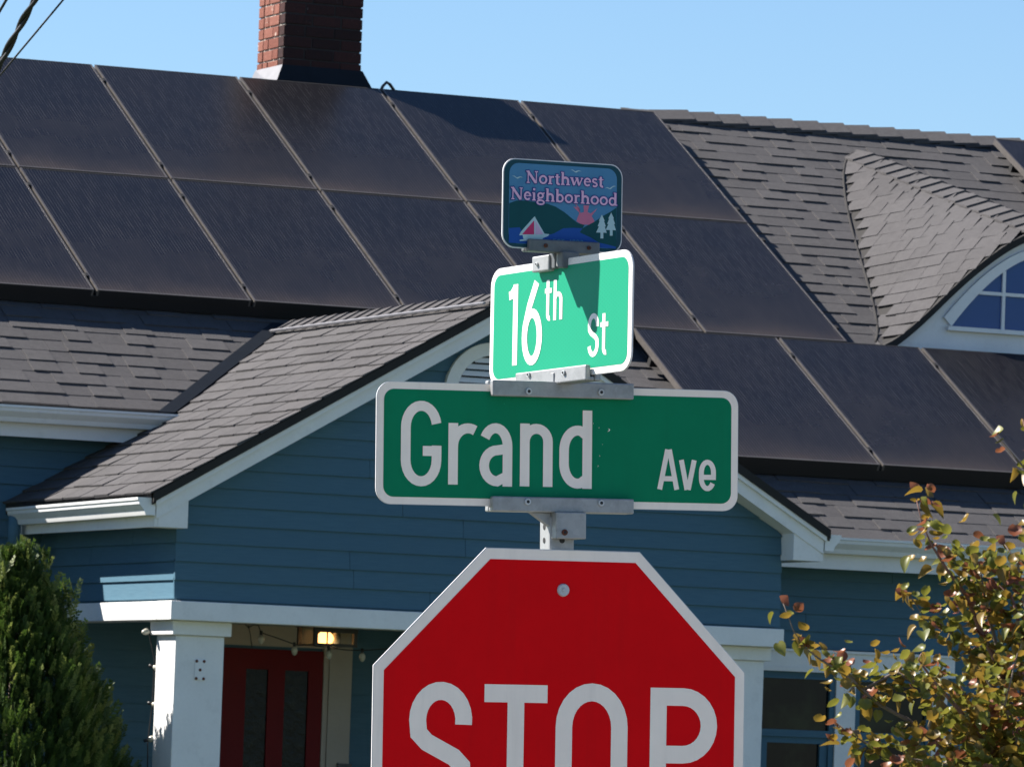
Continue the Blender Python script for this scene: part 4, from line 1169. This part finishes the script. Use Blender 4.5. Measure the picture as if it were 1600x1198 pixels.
bolts(grand, [(820, 612), (933, 613.5)], -.020); bolts(grand, [(818.5, 784), (933, 786)], -.020)
# cap that holds the Grand Ave bracket on the post: block with gussets
gx0, gx1 = grand.loc(860, 825)[0], grand.loc(907, 825)[0]
cz0, cz1 = grand.loc(880, 842)[1], grand.loc(880, 800.5)[1]
def GQ(x, y, z): return plocal(grand.o + grand.R @ Vector((x, y, z)))
b = MB(); ym = .0
b.hexa([GQ(gx0, -.030, cz0), GQ(gx1, -.030, cz0), GQ(gx1, .034, cz0), GQ(gx0, .034, cz0), GQ(gx0, -.030, cz1), GQ(gx1, -.030, cz1), GQ(gx1, .034, cz1), GQ(gx0, .034, cz1)])
gl0, gl1 = grand.loc(826, 803)[0], grand.loc(916, 803)[0]
for y in (-.004, .006):
    b.prism([GQ(gx0, y, cz1-.03), GQ(gx0, y, cz1), GQ(gl0, y, cz1)], Rp.transposed() @ (grand.R @ Vector((0, .004, 0))))
b.prism([GQ(gx1, 0, cz1-.012), GQ(gx1, 0, cz1), GQ(gl1, 0, cz1)], Rp.transposed() @ (grand.R @ Vector((0, .004, 0))))
b.build('post_cap', 'galv', post, bevel=.002)
bolts(grand, [(873, 832)], -.0305, .006, 'rust')
# crossing bracket between Grand Ave and 16th St, and the one below the picture sign
bar(s16, (816, 926, 577, 601), d0=.016, mat='galv'); bolts(s16, [(838, 586), (893, 583)], -.017, .005)
bar(s16, (842, 868, 400.5, 425), d0=.016, mat='galv'); bolts(s16, [(851, 414)], -.017, .004)
bar(nw, (869, 896, 394, 420), d0=.024, mat='darkgalv'); bolts(nw, [(883, 408)], -.0245, .004, 'rust')
bar(nw, (821, 932, 376.5, 396), d0=.014, mat='darkgalv'); bolts(nw, [(846.5, 384.5), (914, 388)], -.015, .004, 'rust')
zA, zB = s16.o.z+h16/2, nw.o.z-hn_/2
b = MB(); c_ = plocal(Vector((s16.o.x, s16.o.y, (zA+zB)/2)))
b.box(c_.x-.010, c_.x+.010, c_.y-.010, c_.y+.010, c_.z-.016, c_.z+.016)
b.build('spindle', 'galv', post, bevel=.002); b = MB()
c_ = plocal(Vector((s16.o.x, s16.o.y, (s16.o.z-h16/2+grand.o.z+ghei/2)/2))); b.box(c_.x-.016, c_.x+.016, c_.y-.016, c_.y+.016, c_.z-.018, c_.z+.018)
b.build('spindle', 'galv', post, bevel=.002)

# ================================================================== CABLES (in front of the roof, upper left)
def cable(name, pxs, r, label, twist=False):
    D = 26.0
    P = [pD(x, y, D+dd) for x, y, dd in pxs]
    pts = []
    for i in range(len(P)-1):
        for k_ in range(24 if twist else 8): pts.append(P[i].lerp(P[i+1], k_/(24 if twist else 8)))
    pts.append(P[-1])
    b = MB()
    if not twist: b.tube(pts, r, 6)
    else:
        d = (pts[-1]-pts[0]).normalized(); a = d.cross(Vector((0, 0, 1))).normalized(); c_ = d.cross(a)
        for ph in (0, math.pi):
            q = []; L_ = 0
            for i, p in enumerate(pts):
                if i: L_ += (pts[i]-pts[i-1]).length
                an = L_*2*math.pi/.30+ph; q.append(p+(a*math.cos(an)+c_*math.sin(an))*r*.85)
            b.tube(q, r, 7)
    b.build(name, 'rubber', smooth=True, label=label, category='cable')
cable('twisted_cable', [(-140, 366, .5), (0, 100, 0), (30, 43, -.1), (54, 0, -.2), (190, -250, -1.0)], .0095, 'thick black twisted pair cable crossing in front of the roof corner', True)
cable('thin_cable', [(-140, 286, .5), (0, 118, 0), (99, 0, -.3), (300, -240, -1.0)], .0042, 'thin straight black wire running beside the thick twisted cable')
cable('thin_cable', [(-60, 119, .3), (0, 17, 0), (10, 0, -.05), (120, -187, -.6)], .006, 'short bit of black wire in the sky, clear of the roof')

# ================================================================== CYPRESS by the porch
rc_ = random.Random(21)
cyb = Vector((pY(14, 1100, .55).x, .55, 0))
cyp = empty('cypress_shrub', cyb, label='dense dark green conical conifer beside the white porch column', category='conifer')
MB().tube([(0, 0, -.1), (.01, 0, .6), (0, .02, 1.8), (.02, 0, 2.9)], [.07, .06, .035, .01], 8).build('trunk', 'bark', cyp, smooth=True)
b = MB()
def crown_r(z):
    return min(.74, .60*(max(0, (3.31-z)/.94))**.85+.01)
def spray(p, d, ln, mi):
    """flat feathery spray: a stem fan with scale-leaf slivers"""
    d = d.normalized(); side = d.cross(Vector((rc_.uniform(-1, 1), rc_.uniform(-1, 1), rc_.uniform(-.3, .3)))).normalized()
    nrm = d.cross(side)
    k_ = 6
    for i in range(k_):
        f = (i+.4)/k_; o = p+d*ln*f
        for s in (-1, 1):
            e = (d*.75+side*s*(.75-.35*f)+nrm*rc_.uniform(-.15, .15)).normalized()
            L_ = ln*(.42-.22*f)*rc_.uniform(.7, 1.2); w_ = ln*.06
            t1 = o+e*L_; sd = (e.cross(nrm)).normalized()*w_
            b.add([o-sd*.5, o+e*L_*.55-sd, t1, o+e*L_*.5+sd], [(0, 1, 2, 3)], mi)
    t1 = p+d*ln*1.1; b.add([p-side*ln*.03, t1, p+side*ln*.03], [(0, 1, 2)], mi)
lumps = [(rc_.uniform(0, 2*math.pi), rc_.uniform(.1, 3.4), rc_.uniform(.08, .20)) for _ in range(60)]
def lumpy(a, z):
    s = 0
    for la_, lz, am in lumps:
        da = (a-la_+math.pi) % (2*math.pi)-math.pi
        s += am*math.exp(-(da/.35)**2-((z-lz)/.28)**2)
    return s
for i in range(15000):
    z = rc_.uniform(.1, 3.31) if rc_.random() < .35 else rc_.uniform(1.9, 3.31)
    a = rc_.uniform(0, 2*math.pi); R0 = crown_r(z)*(.80+lumpy(a, z)*.9)
    f = rc_.uniform(.62, 1.0)**.7
    p = Vector((math.cos(a)*R0*f, math.sin(a)*R0*f, z))
    d = Vector((math.cos(a)*.55, math.sin(a)*.55, 1.0))+Vector((rc_.uniform(-.3, .3), rc_.uniform(-.3, .3), rc_.uniform(-.2, .3)))
    tip = f > .93 and rc_.random() < .40
    spray(p, d, rc_.uniform(.045, .10)*(1.6 if rc_.random() < .04 else 1), 1 if tip else 0)
# leaders that break the outline
for (x, y_, n_s) in ((45, 850, 26), (72, 857, 18), (108, 915, 18), (4, 872, 14), (128, 985, 12), (60, 900, 20)):
    tp = pY(x, y_, cyb.y-.1)-cyb
    for i in range(n_s):
        f = i/n_s; p = Vector((tp.x*(1-.0*f), tp.y+rc_.uniform(-.05, .05), tp.z-.05-.42*f))+Vector((rc_.uniform(-.05, .05)*(.4+f), 0, 0))
        for _ in range(3): spray(p, Vector((rc_.uniform(-.5, .5), rc_.uniform(-.5, .5), 1)), rc_.uniform(.06, .12), 1 if rc_.random() < .5 else 0)
b.build('foliage', ['cyp_a', 'cyp_b'], cyp, fix=False, kind='stuff')

# ================================================================== TREE with rounded autumn leaves (right)
rt = random.Random(33)
TD = 27.0
tb = pD(1640, 1213, TD); tb.z = 0
tree = empty('leafy_tree', tb, label='small tree with rounded olive and amber autumn leaves before the windows', category='tree')
def tl(x, y, dd=0.0): return pD(x, y, TD+dd)-tb
MB().tube([(0, 0, -.1), (.02, .0, .7), (.05, .02, 1.3), tl(1625, 1260)], [.065, .055, .045, .032], 10).build('trunk', 'bark', tree, smooth=True)
# main branches as pixel paths with their own depths: (path, leaf density, spread px)
BR = [
 ([(1625, 1260, 0), (1560, 1190, -.1), (1500, 1130, -.2), (1455, 1080, -.25), (1400, 1050, -.3), (1350, 1075, -.35), (1318, 1042, -.4), (1296, 1030, -.42)], 50, 15),
 ([(1600, 1240, 0), (1480, 1175, -.3), (1420, 1125, -.4), (1370, 1098, -.45), (1330, 1060, -.5), (1282, 1030, -.55), (1258, 1012, -.58), (1240, 985, -.6), (1224, 942, -.62)], 20, 8),
 ([(1600, 1250, 0), (1500, 1205, .2), (1420, 1190, .15), (1360, 1165, .1), (1320, 1140, .1), (1306, 1128, .1)], 34, 12),
 ([(1625, 1260, 0), (1590, 1150, .1), (1560, 1040, .1), (1530, 980, 0), (1510, 930, -.05), (1480, 890, -.1), (1455, 850, -.12), (1440, 815, -.14), (1432, 780, -.15)], 34, 13),
 ([(1590, 1150, .1), (1545, 1060, .3), (1500, 1000, .35), (1470, 975, .35), (1445, 965, .33), (1419, 926, .3)], 34, 13),
 ([(1560, 1190, -.1), (1500, 1110, -.6), (1460, 1065, -.65), (1435, 1030, -.7), (1440, 1020, -.7)], 42, 17),
 ([(1625, 1260, 0), (1620, 1100, -.2), (1605, 960, -.3), (1590, 880, -.3), (1570, 850, -.3)], 46, 18),
 ([(1625, 1260, 0), (1640, 1000, .2), (1620, 800, .2), (1600, 730, .15), (1575, 700, .1), (1556, 678, .1)], 9, 6),
 ([(1625, 1260, 0), (1650, 1000, .3), (1625, 780, .3), (1606, 690, .25), (1598, 655, .25)], 8, 5),
 ([(1610, 1230, 0), (1560, 1170, .4), (1530, 1120, .5), (1500, 1070, .5)], 48, 18),
 ([(1600, 1240, 0), (1540, 1210, -.5), (1480, 1195, -.6), (1400, 1180, -.6)], 70, 22),
 ([(1605, 1250, 0), (1580, 1120, -.5), (1560, 1090, -.55), (1540, 1060, -.6)], 46, 18),
 ([(1625, 1260, 0), (1590, 1180, .0), (1570, 1100, -.7), (1590, 1020, -.75)], 34, 15),
 ([(1600, 1130, .1), (1555, 1000, .15), (1540, 940, .1), (1530, 880, .1), (1500, 850, .1)], 50, 20),
 ([(1600, 1130, .1), (1590, 960, -.15), (1580, 930, -.1), (1545, 900, -.1)], 50, 20),
 ([(1625, 1260, 0), (1700, 1100, .2), (1740, 980, .2), (1760, 880, .2)], 60, 24),
 ([(1625, 1260, 0), (1720, 1180, -.3), (1800, 1100, -.4), (1830, 1000, -.4)], 60, 24),
 ([(1640, 1260, 0), (1700, 1000, .4), (1690, 860, .4), (1680, 760, .4)], 50, 20),
]
# a leaf: rounded heart blade, folded on the midrib and cupped, in several variants
def leaf_mesh(k, mat):
    r = random.Random(100+k); b = MB(); n = 7
    cup = r.uniform(.15, .55); fold = r.uniform(.1, .7); curl = r.uniform(-1.5, 1.9)
    rows = []
    for i in range(n+1):
        v = i/n; half = .52*math.sin(math.pi*min(.98, max(.03, v))**.72)**.75*(1 if v < .93 else .7)
        zc_ = curl*v*v*.45
        y_ = v-.12*curl*v*v
        row = []
        for u in (-1, -.5, 0, .5, 1):
            row.append((half*u*math.cos(fold*abs(u)*.8), y_-(.08*abs(u) if v < .15 else 0), zc_+half*(abs(u)*math.sin(fold)*.9)-cup*half*(1-u*u)*.35))
        rows.append(row)
    V = [p for row in rows for p in row]
    F = [(i*5+j, i*5+j+1, (i+1)*5+j+1, (i+1)*5+j) for i in range(n) for j in range(4)]
    b.add(V, F)
    return b.mesh('leaf', mat, smooth=True, fix=False)
LV = [(leaf_mesh(k, mt), mt) for k, mt in enumerate(['leaf_a']*5+['leaf_b']*4+['leaf_c']*3)]
leaves = []
for bi, (path, nl, spread) in enumerate(BR):
    P = [tl(*q) for q in path]
    rad0 = .020 if bi in (0, 3, 6, 15) else .013
    MB().tube(P, [max(.0026, rad0*(1-i/(len(P)-.4))**1.2) for i in range(len(P))], 6).build('branch', 'twig' if rt.random() < .5 else 'bark', tree, smooth=True)
    # arc length
    seg = [(P[i+1]-P[i]).length for i in range(len(P)-1)]; tot = sum(seg)
    nleaf = int(nl*3.7)
    for i in range(nleaf):
        s = tot*(1-rt.random()**1.05*.80); 
        if i == 0: s = tot
        k_ = 0
        while k_ < len(seg)-1 and s > seg[k_]: s -= seg[k_]; k_ += 1
        p = P[k_].lerp(P[k_+1], min(1, s/seg[k_]))
        sp = spread/365*1.2
        off = Vector((rt.gauss(0, sp), rt.gauss(0, sp*1.6), rt.gauss(0, sp))) if i else Vector((0, 0, 0))
        ly = rt.choice(LV[:5]) if rt.random() < .50 else (rt.choice(LV[5:9]) if rt.random() < .90 else rt.choice(LV[9:]))
        if k_ >= len(seg)-2 and rt.random() < .14: ly = rt.choice(LV[9:])
        size = rt.uniform(.036, .062)
        eu = Matrix.Rotation(rt.uniform(0, 6.28), 4, 'Z') @ Matrix.Rotation(rt.uniform(-1.6, .4), 4, 'X') @ Matrix.Rotation(rt.uniform(-.8, .8), 4, 'Y')
        m4 = Matrix.Translation(p+off) @ eu @ Matrix.Scale(size, 4)
        leaves.append((ly, m4))
def leaf_rank(l):
    x, y = to_px(l[1].translation+tb); return 0 if -10 < x < 1610 and -10 < y < 1208 else 1
inview = [l for l in leaves if leaf_rank(l) == 0]; outview = [l for l in leaves if leaf_rank(l)]
inview.sort(key=lambda l: -l[1].to_scale()[0])
for (me, mt), m4 in inview[:298]:
    o = bpy.data.objects.new('leaf', me); COL.objects.link(o); o.parent = tree; o.matrix_local = m4
b = MB(); mats = ['leaf_a', 'leaf_b', 'leaf_c']
for (me, mt), m4 in inview[298:]+outview:
    b.add([m4 @ v.co for v in me.vertices], [tuple(p.vertices) for p in me.polygons], mats.index(mt))
b.build('foliage', mats, tree, smooth=True, fix=False, kind='stuff')
print('leaves in view', len(inview), 'shingles', len(pieces))
